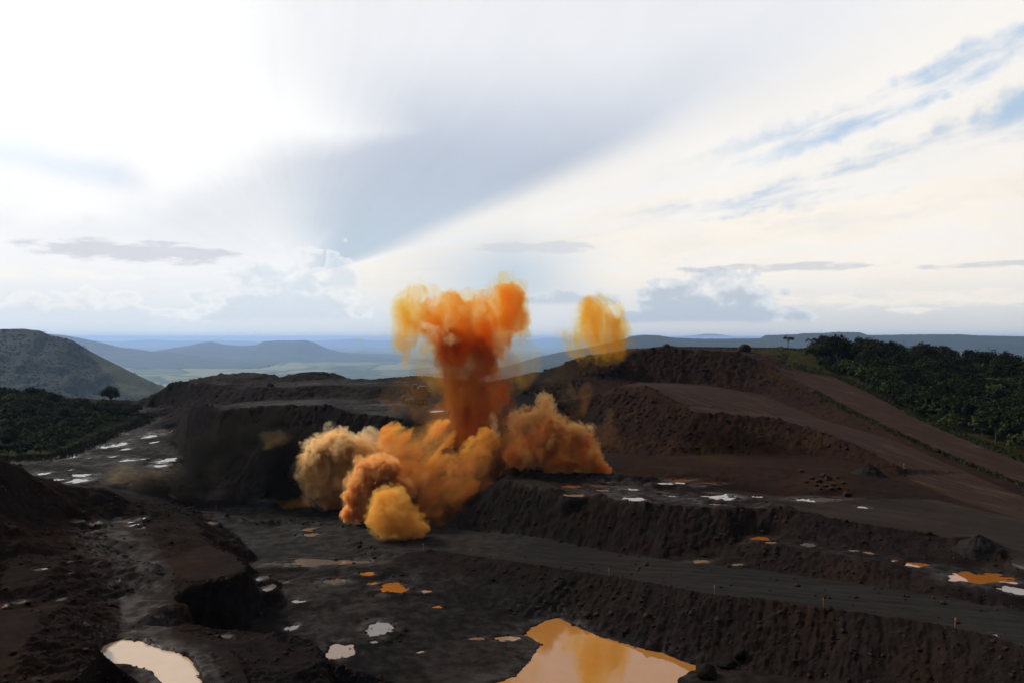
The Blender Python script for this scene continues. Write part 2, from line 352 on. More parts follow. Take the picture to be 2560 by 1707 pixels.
# polar survey grid: finer close by, coarser far away, so that no part is over- or under-tessellated
NA, NR = 820, 900
A0, A1, D0, D1 = math.atan(-1500 / FPX), math.atan(1500 / FPX), 84.0, 640.0
AZ, DR = np.meshgrid(np.linspace(A0, A1, NA), np.linspace(0, 1, NR))
DD = D0 * (D1 / D0) ** DR                       # forward distance
GX, GY = np.tan(AZ) * DD, DD
GZ = np.full(GX.shape, np.nan)
for f in _T:
    a, b, c = _V[f[0]], _V[f[1]], _V[f[2]]
    za, zb, zc = _z[f[0]], _z[f[1]], _z[f[2]]
    ylo, yhi = min(a[1], b[1], c[1]), max(a[1], b[1], c[1])
    r0 = int(np.searchsorted(DD[:, 0], ylo)) - 1; r1 = int(np.searchsorted(DD[:, 0], yhi)) + 1
    r0, r1 = max(r0, 0), min(r1, NR)
    if r1 <= r0: continue
    ta = [math.atan2(p[0], p[1]) for p in (a, b, c)]
    c0 = int((min(ta) - A0) / (A1 - A0) * (NA - 1)) - 1; c1 = int((max(ta) - A0) / (A1 - A0) * (NA - 1)) + 2
    c0, c1 = max(c0, 0), min(c1, NA)
    if c1 <= c0: continue
    X, Y = GX[r0:r1, c0:c1], GY[r0:r1, c0:c1]
    den = (b[1] - c[1]) * (a[0] - c[0]) + (c[0] - b[0]) * (a[1] - c[1])
    if abs(den) < 1e-9: continue
    u = ((b[1] - c[1]) * (X - c[0]) + (c[0] - b[0]) * (Y - c[1])) / den
    v = ((c[1] - a[1]) * (X - c[0]) + (a[0] - c[0]) * (Y - c[1])) / den
    w = 1 - u - v
    ins = (u >= -1e-6) & (v >= -1e-6) & (w >= -1e-6)
    GZ[r0:r1, c0:c1][ins] = (u * za + v * zb + w * zc)[ins]
for _ in range(400):                            # outside the surveyed hull: carry the rim outwards
    bad = np.isnan(GZ)
    if not bad.any(): break
    P = np.pad(GZ, 1, mode='edge')
    st = np.stack([P[:-2, 1:-1], P[2:, 1:-1], P[1:-1, :-2], P[1:-1, 2:]])
    cnt = (~np.isnan(st)).sum(0); sm = np.nansum(st, 0)
    ok = bad & (cnt > 0)
    GZ[ok] = sm[ok] / cnt[ok]
GZ[np.isnan(GZ)] = 0
def blur(Z, n):
    for _ in range(n):
        P = np.pad(Z, ((1, 1), (0, 0)), mode='edge'); Z = (P[:-2] + 2 * P[1:-1] + P[2:]) / 4
        P = np.pad(Z, ((0, 0), (1, 1)), mode='edge'); Z = (P[:, :-2] + 2 * P[:, 1:-1] + P[:, 2:]) / 4
    return Z
GZ = blur(GZ, 2)
def slope_of(Z):
    dzr = np.gradient(Z, axis=0) / np.gradient(GY, axis=0)
    dxa = np.gradient(GX, axis=1)
    dza = np.gradient(Z, axis=1) / dxa
    dzy = dzr - dza * np.tan(AZ)
    return np.hypot(dza, dzy), dza, dzy
SL0, SX, SY = slope_of(blur(GZ, 8))

def inpoly(poly, X, Y):
    ins = np.zeros(X.shape, bool)
    n = len(poly)
    for i in range(n):
        x0, y0 = poly[i][:2]; x1, y1 = poly[(i + 1) % n][:2]
        if y0 == y1: continue
        c = ((y0 > Y) != (y1 > Y)) & (X < (x1 - x0) * (Y - y0) / (y1 - y0) + x0)
        ins ^= c
    return ins
Ln = LINES
POLY = dict(
 haul_road=Ln['crest_road'] + Ln['foot_face'][::-1],
 upper_road=Ln['berm'][3:] + Ln['up_crest'][4:] + [(130, 170, 0), (110, 206, 0)] + Ln['low_foot'][::-1],
 ramp=Ln['ramp_crest'] + [PD(2400,1250,206), PD(2560,1300,186), PD(2900,1400,160)] + Ln['ramp_back'][::-1],
 top_road=Ln['top_crest'][5:] + Ln['top_road'][::-1],
)
ROAD = {k: inpoly(p, GX, GY) for k, p in POLY.items()}
PIT = inpoly(Lr('z', (640,1445,-1.86),(905,1391,-0.87)) + Ln['foot_road'] + [(120, 90, 0), (0, 84, 0), (-25, 84, 0)] + Lr('z', (836,1720,-4.09),(832,1660,-3.91),(826,1610,-3.72),(700,1582,-3.10)) + Ln['cliff_foot'][::-1][:3], GX, GY)
BLAST = inpoly(Lr('z', (480,1300,-1),(560,1270,0),(850,1262,0),(1140,1310,.4)) + Ln['foot_face'][:2] + Ln['crest_road'][:3][::-1] + Ln['step_hi'][::-1] + [(-62, 198, 0)], GX, GY)

# roughness: gullied faces, gently rutted floors
rough = sstep(blur(SL0, 6), 0.10, 0.42)
wood = np.maximum(inpoly(Ln['top_road'] + [(400, 300, 0), (480, 520, 0), (250, 560, 0)], GX, GY), inpoly(Ln['wood_edge'] + [PD(255, 1026, 445), (-260, 520, 0), (-420, 420, 0)], GX, GY)).astype(float)
al = np.arctan2(SY, SX)
big = fbm(GX / 14, GY / 14, 0.3, 4)
med = fbm(GX / 4.2, GY / 4.2, 1.7, 4, 0.55)
gul = fbm(GX / 2.6 + 0.6 * med, GY / 2.6, 4.2, 4, 0.55, 'rid')
fine = fbm(GX / 0.9, GY / 0.9, 2.0, 3, 0.6)
far = sstep(GY, 150, 420)
cc_, ss_ = 0.89 * GX - 0.45 * GY, 0.45 * GX + 0.89 * GY
rill = fbm(cc_ / 1.7 + 0.5 * big, ss_ / 11.0, 5.1, 4, 0.55, 'rid') + 0.6 * fbm(cc_ / 4.5, ss_ / 26.0, 9.3, 3, 0.5, 'rid')
dz = rough * (0.9 * big * (1 + far) + 0.85 * med * (0.8 + 1.2 * far) + 0.55 * (gul - 0.35) * (1 + 0.9 * far) + 0.42 * (rill - 0.5) * (1 + 0.5 * far) + 0.20 * fine)
dz += (1 - rough) * (0.22 * big + 0.07 * med + 0.02 * fine)
sky_ = sstep(GY, 395, 430) * sstep(GX, 60, 20)
dz += sky_ * (0.9 * fbm(GX / 7, GY / 7, 8.8, 4, 0.6) + 0.5 * fbm(GX / 3, GY / 12, 6.8, 3, 0.6, 'rid'))
isroad = np.zeros(GX.shape)
for k in ROAD: isroad = np.maximum(isroad, ROAD[k])
isroad = blur(isroad, 4)
dz *= (1 - 0.55 * isroad)
GZ = GZ + dz
def win(x0, x1, y0, y1):                         # slice of the grid that covers a plan rectangle
    r0 = int((NR - 1) * math.log(max(y0, D0) / D0) / math.log(D1 / D0)) - 1
    r1 = int((NR - 1) * math.log(max(y1, D0) / D0) / math.log(D1 / D0)) + 3
    aa = [math.atan2(x, max(y, 1.0)) for x in (x0, x1) for y in (y0, y1)]
    c0 = int((min(aa) - A0) / (A1 - A0) * (NA - 1)) - 1; c1 = int((max(aa) - A0) / (A1 - A0) * (NA - 1)) + 3
    return slice(max(r0, 0), max(min(r1, NR), 0)), slice(max(c0, 0), max(min(c1, NA), 0))
def polydist(pts, mg, closed=False):             # distance to a polyline and the length along it, inside a window
    pts = np.array([p[:2] for p in pts])
    W = win(pts[:, 0].min() - mg, pts[:, 0].max() + mg, pts[:, 1].min() - mg, pts[:, 1].max() + mg)
    X, Y = GX[W], GY[W]
    best = np.full(X.shape, 1e9); along = np.zeros(X.shape); acc = 0.0
    nxt = np.roll(pts, -1, 0)
    for p, q in list(zip(pts, nxt))[:None if closed else -1]:
        dv = q - p; L = float(np.hypot(*dv)) + 1e-9
        t = np.clip(((X - p[0]) * dv[0] + (Y - p[1]) * dv[1]) / (L * L), 0, 1)
        dist = np.hypot(X - (p[0] + t * dv[0]), Y - (p[1] + t * dv[1]))
        sel = dist < best
        best[sel] = dist[sel]; along[sel] = (acc + t * L)[sel]
        acc += L
    return W, X, Y, best, along
# little windrows of broken rock along the crests of the roads
def windrow(line, h, w, seed, lo=0, hi=None):
    W, X, Y, best, along = polydist(line[lo:hi], 3 * w)
    lump = 0.55 + 0.6 * fbm(along / 3.0, 0 * along + seed, 0.0, 3) + 0.35 * fbm(X / 1.1, Y / 1.1, seed, 2)
    GZ[W] += np.clip(lump, 0.05, 2) * h * np.exp(-(best / w) ** 2)
windrow(Ln['crest_road'], 0.55, 0.9, 3.1, 1)
windrow(Ln['berm'], 1.3, 2.2, 7.7)
windrow(Ln['up_crest'], 0.9, 1.3, 5.2, 4)
windrow(Ln['mid_crest'], 0.35, 0.9, 6.2)
windrow(Ln['ramp_crest'], 1.6, 2.0, 9.9, 2)
windrow(Lr('z', (560,1308,-.6),(640,1312,-.5),(740,1306,-.4),(830,1312,-.2),(890,1322,0)), 1.3, 1.5, 4.4)
windrow(Ln['bench_crest'], 1.2, 2.0, 2.4, 1, 8)
windrow(Lr('d', (880,1006,352),(930,1012,338),(1000,1016,330)), 1.2, 2.0, 8.1)
windrow(Ln['top_crest'], 0.9, 1.6, 1.4, 2, 9)
windrow(Lr('d', (1640,872,440),(1668,866,445),(1700,872,440)), 1.6, 3.0, 1.9)
# shallow wheel ruts along the haul roads
def ruts(line_a, line_b, n, depth):
    a, b = np.array(line_a)[:, :2], np.array(line_b)[:, :2]
    ta, tb = np.linspace(0, 1, len(a)), np.linspace(0, 1, len(b)); t = np.linspace(0, 1, 40)
    ra = np.stack([np.interp(t, ta, a[:, i]) for i in (0, 1)], 1); rb = np.stack([np.interp(t, tb, b[:, i]) for i in (0, 1)], 1)
    for j in range(n):
        f = (j + 0.7) / (n + 0.6)
        ln = ra * (1 - f) + rb * f
        ln = ln + np.random.RandomState(j).normal(0, 0.4, ln.shape)
        W, X, Y, best, _ = polydist(ln[::3], 4)
        GZ[W] += -depth * np.exp(-(best / 0.45) ** 2) + 0.5 * depth * np.exp(-((best - 0.9) / 0.35) ** 2)
ruts(Ln['crest_road'], Ln['foot_face'], 7, 0.13)

# ------------------------------------------------------------------ water: basins pressed into the ground
def gz_at(x, y):
    r = (NR - 1) * math.log(max(y, D0) / D0) / math.log(D1 / D0); c = (math.atan2(x, y) - A0) / (A1 - A0) * (NA - 1)
    r0 = min(max(int(r), 0), NR - 2); c0 = min(max(int(c), 0), NA - 2); fr, fc = r - r0, c - c0
    return float((GZ[r0, c0] * (1 - fc) + GZ[r0, c0 + 1] * fc) * (1 - fr) + (GZ[r0 + 1, c0] * (1 - fc) + GZ[r0 + 1, c0 + 1] * fc) * fr)
def ground_hit(x, y):                            # where the sight line through a pixel meets the ground
    px, k = (x - CX) / FPX, (y - HZ) / FPX
    dd = 88.0
    while dd < 600:
        if CAMZ - k * dd < gz_at(px * dd, dd): break
        dd *= 1.004
    return px * dd, dd, gz_at(px * dd, dd)
GW = np.zeros(GX.shape)                          # mud kept wet round the water
WATER = []                                       # (name, outline in plan, level)
def ellip(cx, cy, a, b, rot, n=40):
    return [(cx + a * math.cos(t) * math.cos(rot) - b * math.sin(t) * math.sin(rot), cy + a * math.cos(t) * math.sin(rot) + b * math.sin(t) * math.cos(rot)) for t in (2 * math.pi * i / n for i in range(n))]
def puddle(px0, py0, px1, py1, kind='pale', seed=0.0, rag=1.15, rot=0.0, zfix=None, depth=0.28):
    """a puddle whose bright sheet spans the pixel box px0..px1, py0..py1"""
    cxp, cyp = (px0 + px1) / 2, (py0 + py1) / 2
    x, y, z = ground_hit(cxp, cyp)
    if zfix is not None: z = zfix
    y = FPX * (CAMZ - z) / (cyp - HZ); x = (cxp - CX) / FPX * y
    a = max((px1 - px0) / 2 / FPX * y, 0.5)
    b = max((py1 - py0) / 2 * y * y / FPX / (CAMZ - z), 0.7)
    aa, bb = a * 1.5, b * 1.5
    # the flattened apron follows the mean ground around the puddle
    mg = 2.4 * max(a, b)
    W = win(x - mg, x + mg, y - mg, y + mg)
    X, Y, Zw = GX[W], GY[W], GZ[W]
    if Zw.size < 9: return
    u, v = (X - x) / a, (Y - y) / b
    rn = np.hypot(u, v)
    sc = max(0.7, min(a, b))
    w1 = fbm(u * 1.1 + seed, v * 1.1 - seed, seed * 3.3, 4, 0.62)
    rr = rn + rag * w1
    sel = rn < 1.0
    lev = float(np.median(Zw[sel])) if sel.sum() > 3 else z
    bl = sstep(rn, 2.3, 1.5)
    Zw = Zw * (1 - bl) + (lev + 0.12 * (Zw - lev)) * bl
    GZ[W] = Zw - depth * sstep(rr, 1.10, 0.70) * sstep(rn, 1.5, 1.3) + 0.06 * sstep(rr, 0.95, 1.15) * sstep(rn, 2.2, 1.6)
    GW[W] = np.maximum(GW[W], sstep(rn + 0.35 * w1, 2.1, 1.0))
    WATER.append((kind, ellip(x, y, a * 1.42, b * 1.42, rot), lev - 0.11, (x, y)))
def pond(poly_px, level, kind, depth=0.8, rag=1.0, seed=0.0, soft=1.6):
    """a pond with a traced outline, all at one level"""
    poly = [PZ(px, py, level) for px, py in poly_px]
    P = np.array(poly)[:, :2]
    W, X, Y, best, _ = polydist(poly, 8, True)
    sd_ = np.where(inpoly(poly, X, Y), -best, best)
    sd_ = sd_ + rag * fbm(X / 2.0, Y / 2.0, seed, 4, 0.6)
    Zw = GZ[W]
    GW[W] = np.maximum(GW[W], sstep(sd_ + fbm(X / 3, Y / 3, 1.1, 3), 5.0, 0.3))
    GZ[W] = np.where(sd_ < 0, np.minimum(Zw, level - depth * sstep(-sd_, -0.2, soft) - 0.02), np.where(sd_ < 6, np.maximum(Zw, level + 0.05 + 0.06 * np.minimum(sd_, 4)), Zw))
    cx_, cy_ = P.mean(0)
    big_ = [(cx_ + (p[0] - cx_) * 1.06 + 1.2 * np.sign(p[0] - cx_), cy_ + (p[1] - cy_) * 1.06 + 1.2 * np.sign(p[1] - cy_)) for p in P]
    WATER.append((kind, big_, level, (cx_, cy_)))
pond([(1215,1707),(1290,1690),(1325,1650),(1352,1610),(1330,1597),(1305,1590),(1328,1568),(1365,1550),(1395,1544),(1440,1566),(1500,1590),(1560,1608),(1658,1632),(1752,1668),(1700,1690),(1690,1720),(1680,1800),(1210,1800)], -5.0, 'orange', 0.9, 0.8, 2.2)
pond([(240,1642),(258,1612),(300,1598),(350,1601),(405,1622),(445,1630),(474,1645),(498,1680),(510,1720),(506,1790),(430,1790),(405,1712),(375,1682),(330,1674),(285,1674),(246,1664)], 3.3, 'milky', 0.6, 0.35, 5.1)
for i, q in enumerate((
        # pit floor
        (808,1444,866,1458,'pale'),(898,1428,946,1436,'amber'),(952,1452,1020,1478,'amber'),(920,1452,944,1459,'amber'),(918,1551,984,1586,'pale'),(800,1604,888,1642,'tan'),
        (702,1450,722,1457,'pale'),(730,1497,762,1505,'pale'),(1050,1472,1080,1479,'tan'),(1080,1511,1104,1518,'amber'),(1170,1592,1204,1598,'tan'),(1228,1588,1300,1600,'tan'),(926,1599,944,1605,'pale'),
        (640,1455,680,1470,'pale'),(630,1438,664,1448,'pale'),(714,1560,745,1575,'pale'),(1040,1625,1062,1630,'tan'),
        # blast floor
        (750,1318,790,1326,'tan'),(758,1331,796,1339,'tan'),(510,1302,540,1310,'tan'),(700,1396,900,1412,'pale'),
        # left haul road
        (255,1106,305,1120,'pale'),(302,1118,326,1124,'pale'),(356,1082,392,1096,'pale'),(386,1075,428,1082,'pale'),(340,1089,354,1096,'pale'),(398,1143,438,1154,'pale'),(380,1159,418,1166,'pale'),
        (306,1146,340,1152,'pale'),(176,1182,232,1190,'pale'),(160,1195,216,1206,'pale'),(90,1179,124,1186,'pale'),(140,1139,180,1148,'pale'),(292,1083,312,1088,'pale'),(378,1102,394,1107,'pale'),
        (300,1015,336,1020,'pale'),(392,1040,420,1044,'pale'),(210,1132,216,1135,'pale'),(350,1144,366,1148,'pale'),(228,1112,240,1116,'pale'),(170,1171,182,1175,'pale'),(120,1195,160,1200,'pale'),(272,1138,290,1142,'pale'),(216,1143,224,1146,'pale'),
        # near left bowl
        (290,1294,334,1304,'pale'),(324,1304,346,1311,'pale'),(222,1324,248,1331,'pale'),(172,1299,204,1305,'pale'),(210,1297,244,1303,'pale'),(336,1289,362,1298,'pale'),(290,1286,304,1291,'pale'),(88,1414,122,1422,'pale'),(166,1426,178,1431,'pale'),(142,1478,166,1488,'pale'),(40,1500,60,1506,'pale'),(0,1510,14,1516,'amber'),(344,1312,358,1317,'pale'),(168,1399,182,1404,'pale'),
        (545,1585,580,1594,'pale'),
        # terraces on the right
        (1418,1226,1470,1232,'tan'),(1400,1212,1450,1219,'amber'),(1470,1210,1530,1216,'tan'),(1560,1218,1600,1224,'pale'),(1555,1241,1620,1250,'pale'),(1760,1258,1800,1265,'pale'),(1670,1235,1700,1240,'pale'),(1640,1224,1672,1229,'pale'),(1770,1255,1820,1261,'tan'),(1510,1200,1540,1205,'pale'),(1480,1222,1530,1227,'tan'),
        (1655,1196,1735,1203,'amber'),(1725,1204,1800,1211,'amber'),(1640,1199,1700,1205,'pale'),(1700,1208,1760,1216,'pale'),(1752,1226,1842,1240,'pale'),(1985,1240,2108,1250,'pale'),(1880,1238,1910,1242,'pale'),(2144,1262,2172,1269,'amber'),
        (1878,1339,1930,1348,'amber'),(1998,1356,2040,1366,'pale'),(2226,1397,2256,1405,'amber'),(2262,1404,2330,1416,'amber'),(2372,1427,2530,1462,'amber'),(2500,1462,2560,1486,'pale'),(2120,1372,2150,1378,'tan'),(2160,1376,2185,1384,'tan'),(1912,1352,1944,1358,'tan'),
        (1726,1393,1780,1402,'tan'),(1830,1404,1860,1410,'tan'),(2535,1395,2560,1412,'pale'),(2480,1582,2500,1588,'pale'),
        # far bench
        (950,1005,1014,1009,'tan'),(1080,1008,1100,1011,'tan'),(1075,1024,1110,1029,'amber'),(550,957,590,959,'pale'))):
    puddle(*q, seed=i * 1.37, rot=0.0)

# ------------------------------------------------------------------ materials
def mat(name):
    m = bpy.data.materials.new(name)
    m.use_nodes = True
    gg = NG(m.node_tree)
    return m, gg
def finish(m, gg, col, rough=0.8, spec=0.25, normal=None, **kw):
    b = gg.n('ShaderNodeBsdfPrincipled')
    gg.set(b.inputs['Base Color'], col)
    gg.set(b.inputs['Roughness'], rough)
    gg.set(b.inputs['Specular IOR Level'], spec)
    for k, v in kw.items():
        gg.set(b.inputs[k.replace('_', ' ')], v)
    if normal is not None: gg.set(b.inputs['Normal'], normal)
    o = gg.n('ShaderNodeOutputMaterial')
    gg.t.links.new(b.outputs[0], o.inputs['Surface'])
    return m
def bump(gg, h, strength=0.5, dist=0.1):
    nd = gg.n('ShaderNodeBump')
    gg.set(nd.inputs['Strength'], strength); gg.set(nd.inputs['Distance'], dist); gg.set(nd.inputs['Height'], h)
    return nd.outputs[0]
def attr(gg, name):
    return gg.n('ShaderNodeAttribute', attribute_name=name).outputs

def ground_material(name):
    m, gg = mat(name)
    P = gg.geo()['Position']
    A = gg.sep(attr(gg, 'soil')['Vector'])            # x: red earth, y: grass, z: wetness
    big_ = gg.noise(P, 0.05, 5, 0.6)
    mid_ = gg.noise(P, 0.45, 5, 0.62)
    fin_ = gg.noise(P, 3.5, 4, 0.65)
    ore = gg.mix(gg.ss(mid_, 0.35, 0.68), (0.005711, 0.004938, 0.004979), (0.01022, 0.008731, 0.008411))
    earth = gg.mix(gg.ss(mid_, 0.34, 0.66), (0.01082, 0.005742, 0.004314), (0.01803, 0.00948, 0.006748))
    ochre = gg.mix(gg.ss(fin_, 0.3, 0.7), (0.02044, 0.01062, 0.005254), (0.02706, 0.01436, 0.00719))
    c = gg.mix(gg.m('ADD', A[0], gg.mul(gg.sub(big_, 0.5), 0.9), clamp=True), ore, earth)
    c = gg.mix(gg.mul(gg.mul(gg.ss(big_, 0.50, 0.64), A[0]), 0.75), c, ochre)
    c = gg.mix(gg.mul(gg.ss(fin_, 0.62, 0.74), 0.45), c, (0.01924, 0.01551, 0.01383))
    grass = gg.mix(gg.ss(mid_, 0.35, 0.65), (0.01803, 0.02298, 0.006637), (0.03727, 0.0402, 0.01216))
    c = gg.mix(gg.mul(A[1], gg.ss(fin_, 0.28, 0.52)), c, grass)
    wet = gg.m('MULTIPLY', A[2], gg.ss(gg.add(gg.mul(mid_, 0.5), gg.mul(big_, 0.5)), 0.40, 0.64), clamp=True)
    c = gg.mix(gg.mul(wet, 0.4), c, (0.004809, 0.004306, 0.004424))
    rg = gg.sub(0.93, gg.mul(wet, 0.50))
    sp = gg.add(0.012, gg.mul(wet, 0.13))
    h = gg.add(gg.mul(mid_, 1.0), gg.mul(fin_, 0.5))
    return finish(m, gg, c, rg, sp, bump(gg, h, 0.7, 0.3))
def road_material(name, red, ax):
    m, gg = mat(name)
    P = gg.geo()['Position']
    A = gg.sep(attr(gg, 'soil')['Vector'])
    rot = gg.n('ShaderNodeVectorRotate', rotation_type='Z_AXIS')
    gg.set(rot.inputs['Vector'], P); rot.inputs['Angle'].default_value = ax
    q = gg.sep(rot.outputs[0])
    lanes = gg.noise(gg.comb(gg.mul(q[0], 0.03), gg.mul(q[1], 0.75), 0.0), 1.0, 5, 0.65)
    mid_ = gg.noise(P, 0.3, 5, 0.6)
    fin_ = gg.noise(P, 3.0, 4, 0.65)
    grey = gg.mix(gg.ss(lanes, 0.30, 0.70), (0.009548, 0.008841, 0.008517), (0.01734, 0.01574, 0.01464))
    redc = gg.mix(gg.ss(lanes, 0.30, 0.70), (0.01734, 0.009665, 0.007452), (0.03008, 0.01767, 0.01357))
    pale = (0.04917, 0.03148, 0.02289)
    c = gg.mix(red, grey, redc)
    c = gg.mix(gg.mul(gg.ss(gg.noise(gg.comb(gg.mul(q[0], 0.05), gg.mul(q[1], 0.22), 3.0), 1.0, 5, 0.65), 0.50, 0.66), 0.7 * red), c, pale)
    c = gg.mix(gg.mul(gg.ss(mid_, 0.52, 0.74), 0.5), c, (0.008678, 0.006906, 0.006492))
    wet = gg.m('MULTIPLY', A[2], gg.ss(mid_, 0.40, 0.62), clamp=True)
    c = gg.mix(gg.mul(wet, 0.4), c, (0.006941, 0.006076, 0.006386))
    h = gg.add(gg.mul(lanes, 0.6), gg.mul(fin_, 0.5))
    return finish(m, gg, c, gg.sub(0.9, gg.mul(wet, 0.45)), gg.add(0.015, gg.mul(wet, 0.12)), bump(gg, h, 0.45, 0.12))
def water_material(name, col, dirty=0.25):
    m, gg = mat(name)
    P = gg.geo()['Position']
    n_ = gg.noise(P, 0.35, 4, 0.6)
    c = gg.mix(gg.mul(gg.ss(n_, 0.35, 0.7), dirty), col, tuple(v * 1.25 for v in col))
    return finish(m, gg, c, 0.03, 0.5, bump(gg, gg.noise(P, 2.2, 2, 0.5), 0.02, 0.02), IOR=1.5)
M_GROUND = ground_material('mine_ground')
M_PIT = ground_material('pit_floor_ore')
M_ROAD = road_material('haul_road_grey', 0.0, math.atan2(50, 110))
M_ROADR = road_material('haul_road_red', 1.0, math.atan2(140, 60))
M_TRACK = road_material('muddy_track', 0.25, R(-82))
M_ROADU = road_material('haul_road_upper', 0.35, math.atan2(60, 70))
WCOL = dict(orange=(0.25, 0.105, 0.024), amber=(0.20, 0.066, 0.010), tan=(0.16, 0.095, 0.058), pale=(0.085, 0.068, 0.058), milky=(0.40, 0.285, 0.195))
M_WATER = {k: water_material('water_' + k, v) for k, v in WCOL.items()}

def link(name, me, m=None, parent=None, loc=None):
    o = bpy.data.objects.new(name, me)
    COL.objects.link(o)
    if m is not None and me is not None:
        me.materials.clear(); me.materials.append(m)
    if parent is not None: o.parent = parent
    if loc is not None: o.location = loc
    return o
_ones = 'first second third fourth fifth sixth seventh eighth ninth tenth eleventh twelfth thirteenth fourteenth fifteenth sixteenth seventeenth eighteenth nineteenth'.split()
_tens = {2: 'twenty', 3: 'thirty', 4: 'forty', 5: 'fifty', 6: 'sixty', 7: 'seventy', 8: 'eighty', 9: 'ninety'}
def ordinal(n):
    if n < 20: return _ones[n - 1]
    t, o_ = divmod(n, 10)
    return (_tens[t][:-1] + 'ieth') if o_ == 0 else _tens[t] + ' ' + _ones[o_ - 1]
def tag(o, label=None, cat=None, group=None, kind=None):
    if label: o['label'] = label
    if cat: o['category'] = cat
    if group: o['group'] = group
    if kind: o['kind'] = kind
    return o
def mesh_np(name, V, F, smooth=True):
    me = bpy.data.meshes.new(name)
    V = np.asarray(V, np.float32); F = np.asarray(F, np.int32)
    k = F.shape[1]
    me.vertices.add(len(V)); me.vertices.foreach_set('co', V.ravel())
    me.loops.add(F.size); me.loops.foreach_set('vertex_index', F.ravel())
    me.polygons.add(len(F)); me.polygons.foreach_set('loop_start', np.arange(0, F.size, k, dtype=np.int32))
    me.polygons.foreach_set('use_smooth', np.full(len(F), smooth, bool))
    me.update(calc_edges=True)
    return me

# ------------------------------------------------------------------ the ground of the mine
SLF, _, _ = slope_of(GZ)
red = np.clip(sstep(GX, 10, 70) * sstep(GY, 170, 260) * 0.85 + 0.18 * sstep(GX, -10, 40) + 0.10 + 0.55 * sstep(GX, -40, -70) * sstep(GY, 215, 190), 0, 1)
near_l = sstep(GY, 230, 200) * sstep(GX, -30, -60)
grass = np.clip(blur(wood, 5) * 0.7 + 0.2 * sstep(GY, 440, 470) * sstep(GX, 60, 90) * sstep(SLF, 0.3, 0.1), 0, 1)
strip = np.exp(-((GX - 0) * 0 + 0) ** 2) * 0
wet = np.clip(PIT * 0.55 + BLAST * 0.5 + inpoly(Ln['up_crest'][:5] + Ln['berm'][::-1], GX, GY) * 1.0 + inpoly(Ln['mid_crest'] + Ln['mid_back'][::-1], GX, GY) * 0.9 + (GX < -40) * (GY > 245) * sstep(SLF, 0.35, 0.12) * 0.55 * (1 - wood) + inpoly(Ln['track'][:1] + [PZ(400,1400,6), PZ(430,1580,3.6), PZ(300,1580,3.6), PZ(200,1400,8), PZ(170,1320,11)], GX, GY) * 0.8, 0, 1)
wet = np.clip(blur(wet, 24) * 0.8 + 0.9 * GW, 0, 1)
soil = np.stack([red, grass, wet], -1).reshape(-1, 3)
VV = np.stack([GX, GY, GZ], -1).reshape(-1, 3)
idx = np.arange(NA * NR).reshape(NR, NA)
FQ = np.stack([idx[:-1, :-1], idx[:-1, 1:], idx[1:, 1:], idx[1:, :-1]], -1)
cell = np.zeros((NR - 1, NA - 1), int)
cm = lambda A_: A_[:-1, :-1] & A_[1:, 1:]
TRACK = inpoly([PZ(*p) for p in ((270,1292,10),(350,1296,10),(405,1360,8),(432,1420,6.3),(440,1500,4.6),(428,1585,3.6),(330,1590,3.6),(300,1520,4.6),(285,1450,6.5),(250,1380,8.5),(225,1330,9.8))], GX, GY)
for k, A_ in enumerate((PIT, BLAST | ROAD['haul_road'], ROAD['upper_road'], ROAD['ramp'], ROAD['top_road'], TRACK), 1):
    cell[cm(A_) & (cell == 0)] = k
for k, (nm, m_) in enumerate((('ground', M_GROUND), ('pit_floor', M_PIT), ('haul_road', M_ROAD), ('haul_road', M_ROADU), ('haul_road', M_ROADR), ('haul_road', M_ROADR), ('haul_road', M_TRACK))):
    f = FQ[cell == k].reshape(-1, 4)
    us, inv = np.unique(f, return_inverse=True)
    me = mesh_np(nm, VV[us], inv.reshape(-1, 4))
    at = me.attributes.new('soil', 'FLOAT_VECTOR', 'POINT')
    at.data.foreach_set('vector', soil[us].astype(np.float32).ravel())
    tag(link(nm, me, m_), kind='structure')
for kind, outline, lev, c in WATER:
    bm = bmesh.new()
    vs = [bm.verts.new((p[0], p[1], lev)) for p in outline]
    bm.faces.new(vs)
    bmesh.ops.triangulate(bm, faces=bm.faces[:])
    me = bpy.data.meshes.new('puddle'); bm.to_mesh(me); bm.free()
    big_w = len(outline) < 30
    tag(link('pond' if big_w else 'puddle', me, M_WATER[kind]), kind='structure')

# ------------------------------------------------------------------ valley, hills and ridges
PLZ = -720.0
m, gg = mat('valley_fields')
P = gg.geo()['Position']
q = gg.vm('MULTIPLY', P, (0.00017, 0.000075, 0.0))
cellc = gg.sep(gg.vor(q, 4.0, out='Color'))
ed = gg.vor(q, 4.0, feature='DISTANCE_TO_EDGE')
nz = gg.noise(gg.vm('MULTIPLY', P, (0.0004, 0.0002, 0.0)), 1.0, 6, 0.6)
c = gg.mix(gg.ss(cellc[0], 0.25, 0.75), (0.060, 0.085, 0.030), (0.150, 0.165, 0.075))
c = gg.mix(gg.ss(cellc[1], 0.80, 0.90), c, (0.20, 0.165, 0.11))
c = gg.mix(gg.ss(nz, 0.50, 0.58), c, (0.030, 0.050, 0.022))
c = gg.mix(gg.ss(ed, 0.05, 0.02), c, (0.028, 0.045, 0.020))
M_VALLEY = finish(m, gg, c, 0.95, 0.1)
bm = bmesh.new()
NXP = 80
bmesh.ops.create_grid(bm, x_segments=NXP, y_segments=NXP, size=1)
for v in bm.verts:
    v.co = Vector((v.co.x * 100000, 300 + (v.co.y + 1) / 2 * 112000, PLZ))
for v in bm.verts:
    v.co.z += 20 * float(pnoise(v.co.x / 8200, v.co.y / 8200, 0.2))
me = bpy.data.meshes.new('valley'); bm.to_mesh(me); bm.free()
tag(link('valley_plain', me, M_VALLEY), kind='structure')

